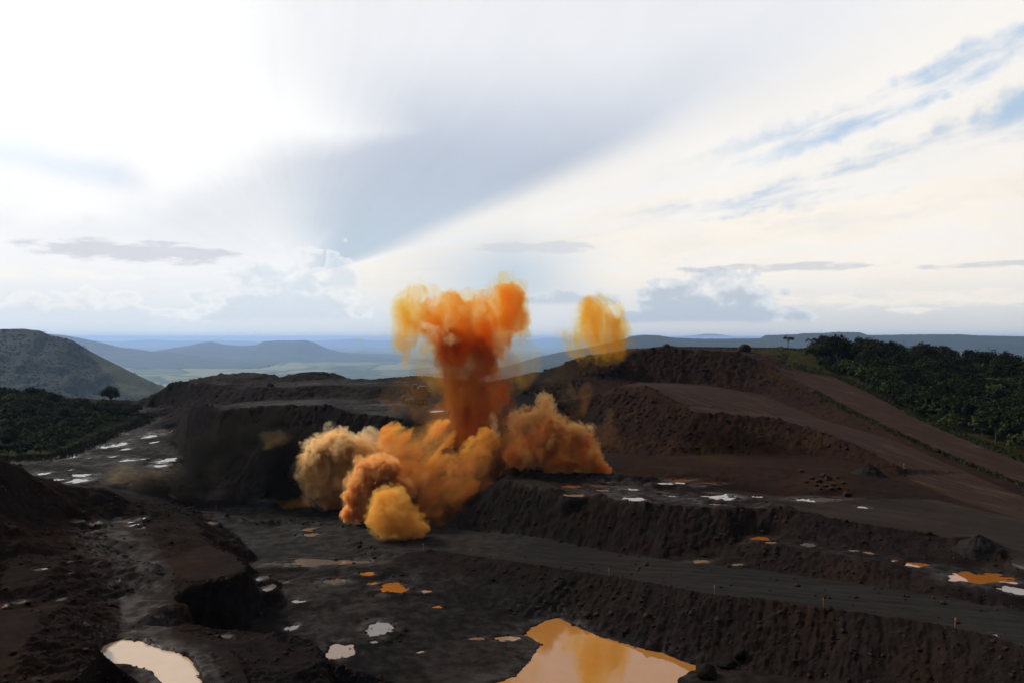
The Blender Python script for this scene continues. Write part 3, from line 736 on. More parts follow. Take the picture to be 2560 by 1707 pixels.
def hill_material(name, a, b, bare=None):
    m, gg = mat(name)
    P = gg.geo()['Position']
    n1 = gg.noise(P, 0.012, 6, 0.62); n2 = gg.noise(P, 0.07, 4, 0.65)
    c = gg.mix(gg.ss(n1, 0.35, 0.65), a, b)
    c = gg.mix(gg.mul(gg.ss(n2, 0.45, 0.62), 0.5), c, tuple(v * 0.75 for v in a))
    if bare: c = gg.mix(gg.ss(attr(gg, 'bare')['Fac'], 0.35, 0.65), c, gg.mix(gg.ss(n2, 0.4, 0.7), bare, tuple(v * 0.6 for v in bare)))
    return finish(m, gg, c, 0.95, 0.08, bump(gg, n2, 0.8, 6.0))
M_HILL = hill_material('wooded_hill', (0.013, 0.017, 0.010), (0.019, 0.024, 0.013), (0.042, 0.051, 0.021))
M_MESA = hill_material('far_mesa', (0.032, 0.044, 0.028), (0.052, 0.062, 0.038))
M_RIDGE = hill_material('far_ridge', (0.014, 0.020, 0.012), (0.024, 0.030, 0.017))

def ridge_sheet(name, m, prof, dist, back, front, nx=160, ny=26, rough=0.0, scale=400.0, base=None, teeth=0.0, depth_noise=0.0):
    """a long hill: crest traced as (column, row) at a distance, falling away in front and behind"""
    xs = np.array([p[0] for p in prof], float); ys = np.array([p[1] for p in prof], float)
    px = np.linspace(xs[0], xs[-1], nx); py = np.interp(px, xs, ys)
    top = CAMZ - (py - HZ) * dist / FPX
    bz = PLZ if base is None else base
    V = []
    ts = np.concatenate([np.linspace(-1, 0, ny), np.linspace(0, 1, ny // 2)[1:]])
    for t in ts:
        D_ = dist + (t * front if t < 0 else t * back)
        prof_t = (1 - abs(t)) ** (1.25 if t < 0 else 1.0)
        X = (px - CX) / FPX * dist * (1 + (D_ - dist) / dist * 0.6)
        Z = bz + (top - bz) * prof_t
        nse = fbm(X / scale, 0 * X + D_ / scale, 0.7, 5, 0.55, 'rid')
        Z = Z + rough * (nse - 0.3) * math.sin(math.pi * min(1, abs(t) * 1.0 + 0.0)) * (1 if abs(t) > 0 else 0)
        if teeth: Z = Z + teeth * fbm(X / (dist * 0.004), 0 * X + D_ * 0.01, 2.0, 3)
        V.append(np.stack([X, np.full(nx, D_), Z], -1))
    n_t = len(ts)
    V = np.concatenate(V)
    ii = np.arange(n_t * nx).reshape(n_t, nx)
    F = np.stack([ii[:-1, :-1], ii[:-1, 1:], ii[1:, 1:], ii[1:, :-1]], -1).reshape(-1, 4)
    me = mesh_np(name, V, F)
    return tag(link(name, me, m), kind='structure')
ridge_sheet('mountain_range', M_MESA, [(-900,838),(-300,840),(0,846),(200,850),(300,853),(380,848),(440,852),(540,850),(650,853),(760,852),(830,850),(880,846),(930,850),(1050,852),(1200,851),(1330,849),(1375,843),(1430,849),(1550,848),(1620,845),(1690,842),(1740,838),(1765,834),(1800,836),(1840,842),(1900,841),(1980,846),(2100,848),(2500,842),(2700,838),(3300,842)], 95000, 9000, 18000, 260, 14, 140, 5500, teeth=20)
ridge_sheet('mesa', M_MESA, [(250,898),(330,886),(400,875),(440,868),(470,864),(505,856),(530,854),(560,861),(600,864),(640,862),(660,853),(700,851),(745,851),(765,850),(790,858),(820,872),(850,880),(900,886),(960,890),(1020,897)], 32000, 6700, 6100, 200, 22, 90, 1700, teeth=8)
ridge_sheet('mesa', M_MESA, [(-500,850),(-200,826),(0,828),(90,832),(160,838),(200,845),(250,855),(300,868),(340,872),(380,878),(420,878),(470,886),(560,896),(640,901),(700,905)], 25000, 5800, 4200, 200, 22, 90, 1300, teeth=8)
ridge_sheet('far_ridge', M_RIDGE, [(1000,980),(1120,950),(1230,925),(1290,908),(1340,893),(1400,880),(1470,868),(1530,855),(1560,848),(1580,840),(1610,837),(1650,839),(1680,844),(1760,847),(1900,846),(1915,838),(1990,836),(2010,833),(2060,833),(2090,830),(2150,831),(2170,838),(2300,836),(2400,836),(2450,839),(2560,841),(2800,836),(3300,842)], 13800, 4000, 5800, 420, 30, 130, 1100, teeth=12)

# the wooded hill on the left, its right flank grazed bare
hp = [(-700,860),(-300,835),(-100,826),(0,823),(60,822),(105,828),(122,838),(150,843),(180,850),(210,868),(240,885),(280,905),(320,925),(350,940),(380,955),(410,975),(450,1000),(520,1040)]
hill = ridge_sheet('wooded_hill', M_HILL, hp, 4000, 1150, 1300, 240, 60, 44, 270, base=-340, teeth=2.0)
hme = hill.data
hco = np.zeros(len(hme.vertices) * 3, np.float32); hme.vertices.foreach_get('co', hco); hco = hco.reshape(-1, 3)
hpx = CX + FPX * hco[:, 0] / hco[:, 1]; hpy = HZ + FPX * (CAMZ - hco[:, 2]) / hco[:, 1]
bare = sstep(hpx + 9 * fbm(hco[:, 0] / 100, hco[:, 1] / 100, 0.0, 3) * 2 - (198 + (hpy - 868) * 1.02), -6, 8)
bare *= sstep(hpy, 862, 880)
hme.attributes.new('bare', 'FLOAT', 'POINT').data.foreach_set('value', bare.astype(np.float32))
# its tree cover, far off: one mass of small crowns
bm = bmesh.new(); bmesh.ops.create_icosphere(bm, subdivisions=1, radius=1.0)
bm.verts.ensure_lookup_table()
IV = np.array([v.co[:] for v in bm.verts]); IF = np.array([[v.index for v in f.verts] for f in bm.faces]); bm.free()
def scatter_mesh(name, pos, rad, m, flat=0.8, jit=0.35, seed=1, smooth=False):
    rs = np.random.RandomState(seed)
    n = len(pos); k = len(IV)
    V = IV[None] * (1 + jit * rs.uniform(-1, 1, (n, k, 1)))
    th = rs.uniform(0, 6.28, n); c_, s_ = np.cos(th)[:, None], np.sin(th)[:, None]
    x, y, z = V[..., 0] * c_ - V[..., 1] * s_, V[..., 0] * s_ + V[..., 1] * c_, V[..., 2] * flat
    V = np.stack([x, y, z], -1) * rad[:, None, None] + pos[:, None, :]
    F = IF[None] + (np.arange(n) * k)[:, None, None]
    return link(name, mesh_np(name, V.reshape(-1, 3), F.reshape(-1, 3), smooth), m)
rs = np.random.RandomState(11)
cand = np.nonzero((bare < 0.4) & (hpx > -60) & (hpx < 470) & (hpy < 1030) & (hco[:, 1] < 4150))[0]
pk = rs.choice(cand, 4200)
wp = hco[pk].astype(float) + np.c_[rs.uniform(-15, 15, (4200, 2)), np.zeros(4200)]
cand2 = np.nonzero((bare >= 0.4) & (hpx < 470))[0]
pk2 = rs.choice(cand2, 90)
wp = np.concatenate([wp, hco[pk2].astype(float) + np.c_[rs.uniform(-15, 15, (90, 2)), np.zeros(90)]])
m, gg = mat('far_foliage')
P = gg.geo()['Position']
n1 = gg.noise(P, 0.05, 3, 0.6)
M_FARLEAF = finish(m, gg, gg.mix(gg.ss(n1, 0.35, 0.65), (0.012, 0.016, 0.008), (0.017, 0.022, 0.011)), 0.95, 0.05)
wp[:, 2] -= 2.0
tag(scatter_mesh('woodland', wp, rs.uniform(3, 6, len(wp)), M_FARLEAF, 0.4), kind='stuff')

# radio mast on the far ridge
bm = bmesh.new()
for a_ in range(3):
    t_ = a_ * 2.094
    p0, p1 = Vector((2.4 * math.cos(t_), 2.4 * math.sin(t_), 0)), Vector((0.8 * math.cos(t_), 0.8 * math.sin(t_), 70))
    bmesh.ops.create_cone(bm, cap_ends=True, segments=5, radius1=1.4, radius2=0.8, depth=70, matrix=Matrix.Translation((p0 + p1) / 2))
for zz in range(4, 70, 11):
    bmesh.ops.create_cone(bm, cap_ends=True, segments=6, radius1=1.6, radius2=1.4, depth=0.6, matrix=Matrix.Translation((0, 0, zz)))
me = bpy.data.meshes.new('radio_mast'); bm.to_mesh(me); bm.free()
m, gg = mat('mast_steel'); M_MAST = finish(m, gg, gg.mix(gg.noise(gg.geo()['Position'], 0.2), (0.20, 0.20, 0.21), (0.28, 0.27, 0.27)), 0.6)
mp = PD(2053, 834, 13800)
tag(link('radio_mast', me, M_MAST, loc=(mp[0], mp[1], mp[2] - 4)), 'thin radio mast on the crest of the far blue ridge', 'mast')

# ------------------------------------------------------------------ trees and shrubs
def leaf_material(name, dark, light):
    m, gg = mat(name)
    P = gg.geo()['Position']
    n1 = gg.noise(P, 0.16, 3, 0.6); n2 = gg.noise(P, 1.6, 2, 0.6)
    rnd = gg.n('ShaderNodeObjectInfo').outputs['Random']
    f = gg.m('ADD', gg.mul(gg.sub(gg.add(gg.mul(n1, 0.6), gg.mul(n2, 0.5)), 0.40), 2.2), gg.mul(gg.sub(rnd, 0.5), 0.9), clamp=True)
    return finish(m, gg, gg.mix(f, dark, light), 0.8, 0.04)
M_LEAF = leaf_material('leaf_green', (0.005, 0.008, 0.003), (0.021, 0.029, 0.009))
M_LEAF2 = leaf_material('leaf_bright', (0.013, 0.020, 0.0065), (0.042, 0.055, 0.017))
m, gg = mat('bark')
M_BARK = finish(m, gg, gg.mix(gg.noise(gg.geo()['Position'], 3.0, 3), (0.035, 0.026, 0.020), (0.085, 0.068, 0.055)), 0.9, 0.1)

def tube(bm, pts, rads, seg=6):
    rings = []
    for i, p in enumerate(pts):
        p = Vector(p)
        dr = (Vector(pts[min(i + 1, len(pts) - 1)]) - Vector(pts[max(i - 1, 0)])).normalized()
        a = dr.orthogonal().normalized(); b = dr.cross(a)
        rings.append([bm.verts.new(p + (a * math.cos(t) + b * math.sin(t)) * rads[i]) for t in (2 * math.pi * k / seg for k in range(seg))])
    for r0, r1 in zip(rings[:-1], rings[1:]):
        for k in range(seg):
            try: bm.faces.new((r0[k], r0[(k + 1) % seg], r1[(k + 1) % seg], r1[k]))
            except ValueError: pass
    bm.faces.new(rings[0][::-1]); bm.faces.new(rings[-1])
def make_tree(seed, h, cr, clumps, leaves, leaf, trunk_frac=0.35, flat=0.8, sparse=False):
    """trunk with limbs, and a crown of small leaf faces gathered in clumps at the limb ends"""
    rs = np.random.RandomState(seed)
    bm = bmesh.new()
    th = h * trunk_frac
    lean = rs.uniform(-0.06, 0.06, 2) * h
    tube(bm, [(0, 0, -0.4), (lean[0] * .3, lean[1] * .3, th * .5), (lean[0] * .7, lean[1] * .7, th), (lean[0], lean[1], h * 0.72)], [0.030 * h, 0.024 * h, 0.019 * h, 0.007 * h], 7)
    cen = []
    for i in range(clumps):
        az_, r_ = rs.uniform(0, 6.28), cr * math.sqrt(rs.uniform(0.02, 1.0))
        zz = th + (h - th) * (0.16 + 0.72 * math.sqrt(max(0.0, 1 - (r_ / cr) ** 2)) * rs.uniform(0.45, 1.0))
        c_ = (lean[0] + r_ * math.cos(az_), lean[1] + r_ * math.sin(az_), zz)
        cen.append(c_)
        if i % 2 == 0 or sparse:
            s0 = (lean[0] * .7, lean[1] * .7, th * rs.uniform(0.75, 1.25))
            mid_ = tuple((s0[k] * 0.5 + c_[k] * 0.5) + (0.05 * h if k == 2 else 0) for k in range(3))
            tube(bm, [s0, mid_, c_], [0.011 * h, 0.008 * h, 0.003 * h], 5)
    trunk = bpy.data.meshes.new('trunk'); bm.to_mesh(trunk); bm.free()
    n = clumps * leaves
    cc = np.repeat(np.array(cen), leaves, 0)
    dirs = rs.normal(size=(n, 3)); dirs /= np.linalg.norm(dirs, axis=1)[:, None]
    rad = (rs.uniform(0.25, 1.0, n) ** 0.6)[:, None] * (cr * (0.42 if not sparse else 0.26)) * np.repeat(rs.uniform(0.75, 1.25, clumps), leaves)[:, None]
    pos = cc + dirs * rad * np.array([1, 1, flat])
    nrm = dirs * 0.7 + rs.normal(size=(n, 3)) * 0.6 + np.array([0, 0, 0.5]); nrm /= np.linalg.norm(nrm, axis=1)[:, None]
    tmp = rs.normal(size=(n, 3)); a = np.cross(nrm, tmp); a /= np.linalg.norm(a, axis=1)[:, None]; b = np.cross(nrm, a)
    s1 = leaf * rs.uniform(0.6, 1.3, n)[:, None]
    V = np.stack([pos + a * s1, pos + b * s1 * 0.55, pos - a * s1 * 0.9, pos - b * s1 * 0.6], 1).reshape(-1, 3)
    crown = mesh_np('crown', V, np.arange(n * 4).reshape(n, 4), False)
    return trunk, crown
BIG = [make_tree(20 + i, h, cr, cl, lv, lf, tf) for i, (h, cr, cl, lv, lf, tf) in enumerate(((9, 4.2, 30, 52, 0.42, .16), (11, 4.6, 34, 50, 0.44, .20), (8, 4.4, 30, 50, 0.42, .12), (10, 3.6, 28, 54, 0.42, .22), (12, 5.2, 38, 50, 0.46, .22)))]
SHRUB = [make_tree(40 + i, h, cr, cl, lv, lf, tf) for i, (h, cr, cl, lv, lf, tf) in enumerate(((4.2, 2.8, 16, 46, 0.34, .18), (5.4, 2.6, 16, 46, 0.34, .25), (3.4, 2.6, 14, 46, 0.34, .15), (6.2, 3.0, 20, 44, 0.36, .3)))]
OPEN = [make_tree(60 + i, h, cr, cl, lv, lf, tf, 0.45, True) for i, (h, cr, cl, lv, lf, tf) in enumerate(((8.5, 3.0, 16, 40, 0.32, .60), (9.0, 3.4, 14, 34, 0.34, .5), (10.5, 3.2, 16, 38, 0.36, .45)))]
for tr, cw in BIG + SHRUB + OPEN:
    tr.materials.append(M_BARK)
for tr, cw in BIG: cw.materials.append(M_LEAF)
for tr, cw in SHRUB: cw.materials.append(M_LEAF2)
for tr, cw in OPEN: cw.materials.append(M_LEAF)
def plant(name, proto, x, y, sc, rz, label, cat, group, sink=0.15):
    e = bpy.data.objects.new(name, None); COL.objects.link(e)
    e.location = (x, y, gz_at(x, y) - sink); e.rotation_euler = (0, 0, rz); e.scale = (sc, sc, sc * random.uniform(0.9, 1.12))
    tag(e, label, cat, group)
    link('trunk', proto[0], parent=e); link('crown', proto[1], parent=e)
    return e
random.seed(5)
def poly_scatter(poly, spacing, n_max, seed, keep=lambda x, y: True):
    rs = random.Random(seed)
    xs = [p[0] for p in poly]; ys = [p[1] for p in poly]
    out = []
    for _ in range(n_max * 60):
        x, y = rs.uniform(min(xs), max(xs)), rs.uniform(min(ys), max(ys))
        if not inpoly(poly, np.array([x]), np.array([y]))[0] or not keep(x, y): continue
        if all((x - a) ** 2 + (y - b) ** 2 > spacing ** 2 for a, b in out):
            out.append((x, y))
            if len(out) >= n_max: break
    return out
off = lambda L_, dx, dy: [(p[0] + dx, p[1] + dy) for p in L_]
wood_r = off(Lr('d', (2030,905,440),(2095,940,405),(2189,982,363),(2288,1036,323),(2386,1078,294),(2560,1140,258),(2720,1190,236)), 3, 7) + [p[:2] for p in Lr('d', (2720,965,395),(2560,945,405),(2450,925,425),(2300,903,445),(2100,888,475),(2055,874,480))]
marked = dict(edge=[], sky=[], front=[], crest=[])
def dens(L_, n=12):
    return [tuple(a[k] + (b[k] - a[k]) * t / n for k in (0, 1)) for a, b in zip(L_[:-1], L_[1:]) for t in range(n)]
seg_back = dens(wood_r[7:])
seg_front = dens(wood_r[:7])
spots = poly_scatter(wood_r, 6.6, 285, 3)
for i, (x, y) in enumerate(spots):
    edge_ = min(math.dist((x, y), p) for p in seg_front) < 8
    pr = BIG[i % 5] if random.random() < (0.25 if edge_ else 0.8) else SHRUB[i % 4]
    sc = random.uniform(0.9, 1.4) * (1.0 if pr in BIG else 1.5)
    back_ = min(math.dist((x, y), p) for p in seg_back) < 9
    lb = 'edge' if edge_ else 'sky' if back_ else 'tall tree inside the dark wood on the right hand slope' if pr in BIG else 'low bushy tree inside the dark wood on the right hand slope'
    tr_ = plant('broadleaf_tree', pr, x, y, sc, random.uniform(0, 6.28), lb, 'tree', 'trees of the right hand wood')
    if lb in ('edge', 'sky'): marked[lb].append(tr_)
for k_, txt in (('edge', '%s tree from the hilltop along the front edge of the right hand wood'), ('sky', '%s tree from the left on the skyline of the right hand wood')):
    for n_, o_ in enumerate(sorted(marked[k_], key=lambda o: o.location.x / o.location.y), 1): o_['label'] = txt % ordinal(n_)
for (px, py, k, sc, lb) in ((1970,874,0,1.0,'lone slender tree with a flat open crown on the bare hilltop'),(2028,872,1,0.95,'open leggy tree at the hilltop end of the wood'),(2052,876,2,0.85,'tall ragged tree second from the hilltop end of the wood'),(2318,905,2,1.05,'tree with an upright bare top standing above the wood skyline')):
    p = PD(px, py, 474 if px < 2300 else 445)
    plant('broadleaf_tree', OPEN[k], p[0], p[1], sc, px * 0.7, lb, 'tree', None)
wood_l = [p[:2] for p in Lr('z', (-150,1160,8.8),(0,1146,8.7),(95,1140,8.6),(145,1122,8.4),(195,1102,8.4),(255,1074,9),(325,1053,9.6),(345,1040,11))] + [p[:2] for p in Lr('d', (335,1030,440),(255,1026,448),(200,1018,440),(120,1003,435),(60,990,440),(0,985,440),(-150,978,430))]
sl_front, sl_back = dens(wood_l[:8]), dens(wood_l[8:])
for i, (x, y) in enumerate(poly_scatter(wood_l, 4.6, 290, 8)):
    pr = SHRUB[i % 4] if random.random() < 0.88 else BIG[i % 5]
    f_ = min(math.dist((x, y), p) for p in sl_front) < 4.5; c_ = min(math.dist((x, y), p) for p in sl_back) < 6
    lb = 'front' if f_ else 'crest' if c_ else 'bush in the middle of the scrub covered mound on the left'
    tr_ = plant('shrub', pr, x, y, random.uniform(0.7, 1.1) * (1.0 if pr in SHRUB else 0.62), random.uniform(0, 6.28), lb, 'bush', 'bushes of the left hand scrub')
    if lb in marked: marked[lb].append(tr_)
for k_, txt in (('front', '%s bush from the left along the wet haul road edge of the scrub'), ('crest', '%s bush from the left along the crest of the scrub mound')):
    for n_, o_ in enumerate(sorted(marked[k_], key=lambda o: o.location.x / o.location.y), 1): o_['label'] = txt % ordinal(n_)
p = PD(278, 1024, 462)
plant('broadleaf_tree', BIG[1], p[0], p[1], 0.92, 1.0, 'tree standing alone above the scrub before the bare green hill flank', 'tree', None)

# tall grass along the edge of the woods: uncountable
rs = np.random.RandomState(4)
gp = []
def strip_pts(line, n, w0, w1):
    L_ = np.array([p[:2] for p in line]); seg = np.linalg.norm(np.diff(L_, axis=0), axis=1); cum = np.r_[0, np.cumsum(seg)]
    t = rs.uniform(0, cum[-1], n)
    x = np.interp(t, cum, L_[:, 0]); y = np.interp(t, cum, L_[:, 1])
    return np.c_[x + rs.uniform(w0, w1, n) * 0.6, y + rs.uniform(w0, w1, n)]
gp.append(strip_pts(Ln['top_road'][2:], 2600, -1.5, 9))
gp.append(strip_pts(Ln['wood_edge'], 2200, -3.0, 12))
gp.append(strip_pts(Ln['top_crest'][8:], 900, -4.5, -0.3))
gp.append(strip_pts(Ln['plateau'][:5], 500, -6, 8))
gp = np.concatenate(gp)
V, F = [], []
for (x, y) in gp:
    z = gz_at(x, y)
    for b_ in range(3):
        t_ = rs.uniform(0, 6.28); w_ = rs.uniform(0.12, 0.3); h_ = rs.uniform(0.35, 1.1)
        dx_, dy_ = math.cos(t_) * w_, math.sin(t_) * w_
        k = len(V)
        ox, oy = rs.uniform(-.4, .4, 2)
        V += [(x + ox - dx_, y + oy - dy_, z - .05), (x + ox + dx_, y + oy + dy_, z - .05), (x + ox + dx_ * .3 + rs.uniform(-.3, .3), y + oy + rs.uniform(-.3, .3), z + h_)]
        F.append((k, k + 1, k + 2))
m, gg = mat('tall_grass')
M_GRASS = finish(m, gg, gg.mix(gg.noise(gg.geo()['Position'], 0.4, 3), (0.013, 0.018, 0.006), (0.034, 0.040, 0.013)), 0.85, 0.1)
tag(link('grass', mesh_np('grass', V, F, False), M_GRASS), kind='stuff')

# ------------------------------------------------------------------ boulders, heaps, stakes
m, gg = mat('rock')
P = gg.geo()['Position']
rnd = gg.n('ShaderNodeObjectInfo').outputs['Random']
n1 = gg.noise(P, 1.1, 5, 0.65)
c = gg.mix(gg.ss(n1, 0.35, 0.65), (0.011, 0.0075, 0.0065), (0.030, 0.019, 0.0145))
c = gg.mix(gg.mul(rnd, 0.4), c, (0.042, 0.022, 0.014))
M_ROCK = finish(m, gg, c, 0.9, 0.03, bump(gg, n1, 0.6, 0.15))
def boulder_mesh(seed, sub=3, mt=None):
    rs = np.random.RandomState(seed)
    bm = bmesh.new(); bmesh.ops.create_icosphere(bm, subdivisions=sub, radius=1.0)
    pl = rs.normal(size=(9, 3)); pl /= np.linalg.norm(pl, axis=1)[:, None]; of = rs.uniform(0.62, 0.92, 9)
    sc = np.array([1.0, rs.uniform(0.7, 0.95), rs.uniform(0.55, 0.8)])
    co = np.array([v.co[:] for v in bm.verts])
    for a, o_ in zip(pl, of):
        dd = co @ a
        co = co - np.maximum(dd - o_, 0)[:, None] * a
    co += 0.05 * fbm(co[:, 0] * 2 + seed, co[:, 1] * 2, co[:, 2] * 2, 3)[:, None] * co
    for v, p in zip(bm.verts, co * sc): v.co = p
    me = bpy.data.meshes.new('boulder'); bm.to_mesh(me); bm.free()
    me.materials.append(mt or M_ROCK)
    return me
BOULD = [boulder_mesh(s) for s in (1, 2, 3, 4, 5)]
def boulder(px, py, rpx, label, group=None, dist=None, k=None, sink=0.25):
    if dist: x, y, z = PD(px, py, dist); z = gz_at(x, y)
    else: x, y, z = ground_hit(px, py)
    r = rpx / FPX * y
    o = link('boulder', BOULD[k if k is not None else int(px + py) % 5], loc=(x, y, z + r * (0.5 - sink)))
    o.scale = (r, r, r); o.rotation_euler = (0, 0, (px * 13 + py * 7) % 6.28)
    return tag(o, label, 'boulder', group)
fall, ramp_rocks, end_rocks = [], [], []
m, gg = mat('dark_rock'); n1 = gg.noise(gg.geo()['Position'], 1.3, 5, 0.65)
M_DROCK = finish(m, gg, gg.mix(gg.ss(n1, 0.35, 0.65), (0.006, 0.0052, 0.005), (0.013, 0.0105, 0.0095)), 0.9, 0.02, bump(gg, n1, 0.8, 0.25))
BOULD += [boulder_mesh(s_, 3, M_DROCK) for s_ in (11, 12, 13)]
gl = 'reddish boulder in the rock fall below the middle terrace on the right'
for px, py, r in ((2030,1196,8),(2046,1204,10),(2058,1190,9),(2070,1200,12),(2082,1212,9),(2092,1196,7),(2064,1216,8),(2040,1216,6),(2078,1224,6),(2108,1208,7),(2015,1206,6),(2052,1226,5)):
    fall.append(boulder(px, py, r, gl, 'rock fall under the terrace'))
boulder(2116, 1237, 11, 'rounded boulder lowest and rightmost of the rock fall')
boulder(2004, 1181, 9, 'pale slab of rock uppermost in the terrace rock fall')
boulder(1861, 872, 17, 'single dark boulder breaking the skyline of the hilltop', dist=445, sink=0.1)
boulder(1666, 872, 11, 'low dark rock on the hilltop skyline nearer the blast', dist=440)
boulder(1618, 1545, 10, 'light coated boulder on the bank above the orange pond')
boulder(1468, 1540, 10, 'reddish rock at the tip of the orange pond, left of two')
boulder(1492, 1538, 9, 'paler rock at the tip of the orange pond, right of two')
boulder(1766, 1690, 34, 'big dark boulder at the right end of the orange pond', k=5, sink=0.3)
boulder(1815, 1668, 26, 'dark boulder behind the biggest one at the right end of the pond', k=6, sink=0.3)
boulder(1850, 1640, 22, 'dark boulder standing farthest back of the three by the pond', k=7, sink=0.3)
boulder(2320, 1338, 11, 'greenish brown boulder on the crest above the middle terrace')
boulder(2118, 1432, 8, 'rusty boulder at the foot of the bank beside the haul road')
boulder(676, 966, 9, 'dark rock on the edge of the far bench, below the skyline mounds', dist=408)
boulder(1390, 1468, 6, 'small pale rock on the bank left of the orange pond')
boulder(30, 1635, 12, 'half buried rock on the dark near left mound')
rs = np.random.RandomState(21)
gl2 = 'rock lying on the dark slope below the red ramp'
for k in range(46):
    px, py = rs.uniform(1560, 2230), rs.uniform(1050, 1135)
    if py < 1040 + max(0, px - 1930) * 0.36: continue
    ramp_rocks.append(boulder(px, py, rs.uniform(2.5, 5.5), gl2, 'rocks on the slope under the red ramp'))
gl3 = 'rock caught on the steep left end of the red hill'
for k in range(36):
    t = rs.uniform(0, 1)
    end_rocks.append(boulder(1555 + 170 * t + rs.uniform(-55, 25), 985 + 55 * t + rs.uniform(0, 55), rs.uniform(2.5, 6), gl3, 'rocks on the left end of the red hill'))
for lst, txt in ((fall, '%s reddish boulder from the left in the rock fall below the terrace'), (ramp_rocks, '%s rock from the left on the dark slope below the red ramp'), (end_rocks, '%s rock from the left on the steep end of the red hill')):
    for n_, o_ in enumerate(sorted(lst, key=lambda o: o.location.x / o.location.y), 1): o_['label'] = txt % ordinal(n_)
# small rubble all over the faces: uncountable
sel = np.nonzero((SLF > 0.28) & (wood < 0.5) & (GY < 470) & (np.abs(AZ) < 0.58))
pk = rs.choice(len(sel[0]), 9000)
rp = np.stack([GX[sel][pk], GY[sel][pk], GZ[sel][pk]], -1)
rr_ = np.clip(rs.lognormal(-1.75, 0.5, 9000), 0.07, 0.7) * (0.7 + rp[:, 1] / 350)
tag(scatter_mesh('rubble', rp, rr_, M_ROCK, 0.75, 0.3, 5), kind='stuff')
# spoil heaps
def heap_thing(px, py, rpx, hpx_, label, seed):
    x, y, z = ground_hit(px, py)
    r, h = rpx / FPX * y, hpx_ / FPX * y
    n = 48; V = []; F = []
    for i in range(15):
        t = i / 14
        for j in range(n):
            a_ = 2 * math.pi * j / n
            nn_ = 0.16 * float(pnoise(2.2 * math.cos(a_) + seed, 2.2 * math.sin(a_), t * 3)) + 0.05 * float(pnoise(9 * math.cos(a_) + seed, 9 * math.sin(a_), t * 9))
            rr = r * t * (1 + nn_)
            xx, yy = rr * math.cos(a_), rr * math.sin(a_) * 0.85
            V.append((xx, yy, max(h * (1 - t ** 1.15) * (1 + nn_), -0.2) + (gz_at(x + xx, y + yy) - z) * t - 0.25 * t))
    F = [(i * n + j, i * n + (j + 1) % n, (i + 1) * n + (j + 1) % n, (i + 1) * n + j) for i in range(14) for j in range(n)]
    o = link('ore_heap', mesh_np('ore_heap', V, F), M_HEAP, loc=(x, y, z))
    return tag(o, label, 'heap')
m, gg = mat('heap_ore')
P = gg.geo()['Position']; n1 = gg.noise(P, 1.4, 5, 0.65)
M_HEAP = finish(m, gg, gg.mix(gg.ss(n1, 0.3, 0.7), (0.009, 0.008, 0.008), (0.020, 0.017, 0.016)), 0.95, 0.015, bump(gg, n1, 0.6, 0.3))
heap_thing(2172, 1186, 44, 26, 'dark cone shaped ore heap at the end of the ochre ledge', 1.0)
heap_thing(2448, 1372, 62, 34, 'black ore heap on the crest at the right edge of the picture', 3.0)
# blast hole stakes
m, gg = mat('stake_wood'); M_STAKE = finish(m, gg, gg.mix(gg.noise(gg.geo()['Position'], 6), (0.16, 0.085, 0.05), (0.26, 0.15, 0.09)), 0.8)
m, gg = mat('stake_tape'); M_TAPE = finish(m, gg, gg.mix(gg.noise(gg.geo()['Position'], 9), (0.42, 0.12, 0.04), (0.50, 0.20, 0.08)), 0.6)
bm = bmesh.new(); tube(bm, [(0, 0, -0.3), (0.02, 0, 0.9), (0.03, 0.01, 1.75)], [0.07, 0.065, 0.05], 6)
ST = bpy.data.meshes.new('post'); bm.to_mesh(ST); bm.free(); ST.materials.append(M_STAKE)
bm = bmesh.new(); bmesh.ops.create_cone(bm, cap_ends=True, segments=8, radius1=0.10, radius2=0.09, depth=0.35, matrix=Matrix.Translation((0.03, 0.01, 1.55)))
TP = bpy.data.meshes.new('tape_band'); bm.to_mesh(TP); bm.free(); TP.materials.append(M_TAPE)
for px, py, lb in ((1059,1376,'survey stake leftmost on the haul road crest, below the smoke'),(1178,1391,'second survey stake from the left along the haul road crest'),(1523,1440,'third survey stake from the left along the haul road crest'),(1786,1487,'fourth survey stake along the haul road crest, above the pond'),(2059,1521,'fifth survey stake along the haul road crest'),(2387,1572,'rightmost survey stake on the haul road crest'),(742,1309,'thin stake standing in the dark berm on the blast floor'),(540,1278,'thin stake on the blast floor under the dark smoke'),(2260,1173,'pale stake on the slope above the black ore heap')):
    x, y, z = ground_hit(px, py)
    e = bpy.data.objects.new('survey_stake', None); COL.objects.link(e); e.location = (x, y, z - 0.05); e.rotation_euler = (0.04, 0.05, px)
    tag(e, lb, 'stake', 'survey stakes')
    link('post', ST, parent=e); link('tape_band', TP, parent=e)

# ------------------------------------------------------------------ mining excavator on the far bench
m, gg = mat('excavator_orange'); n1 = gg.noise(gg.geo()['Position'], 0.9, 4, 0.65)
M_EXO = finish(m, gg, gg.mix(gg.ss(n1, 0.35, 0.7), (0.22, 0.060, 0.018), (0.12, 0.040, 0.018)), 0.55, 0.3)
m, gg = mat('excavator_steel'); M_EXD = finish(m, gg, gg.mix(gg.noise(gg.geo()['Position'], 1.2, 4), (0.014, 0.013, 0.013), (0.035, 0.030, 0.028)), 0.6, 0.3)
m, gg = mat('cab_glass'); M_EXG = finish(m, gg, (0.015, 0.018, 0.02), gg.lin(gg.noise(gg.geo()['Position'], 1.0), 0, 1, 0.05, 0.15), 0.5)
x, y, z = PD(1042, 1019, 331)[0], 331, 0
z = gz_at(x, y)
ex = bpy.data.objects.new('excavator', None); COL.objects.link(ex); ex.location = (x, y, z); ex.rotation_euler = (0, 0, R(8))
tag(ex, 'orange mining excavator seen dimly through the smoke on the far bench', 'excavator')
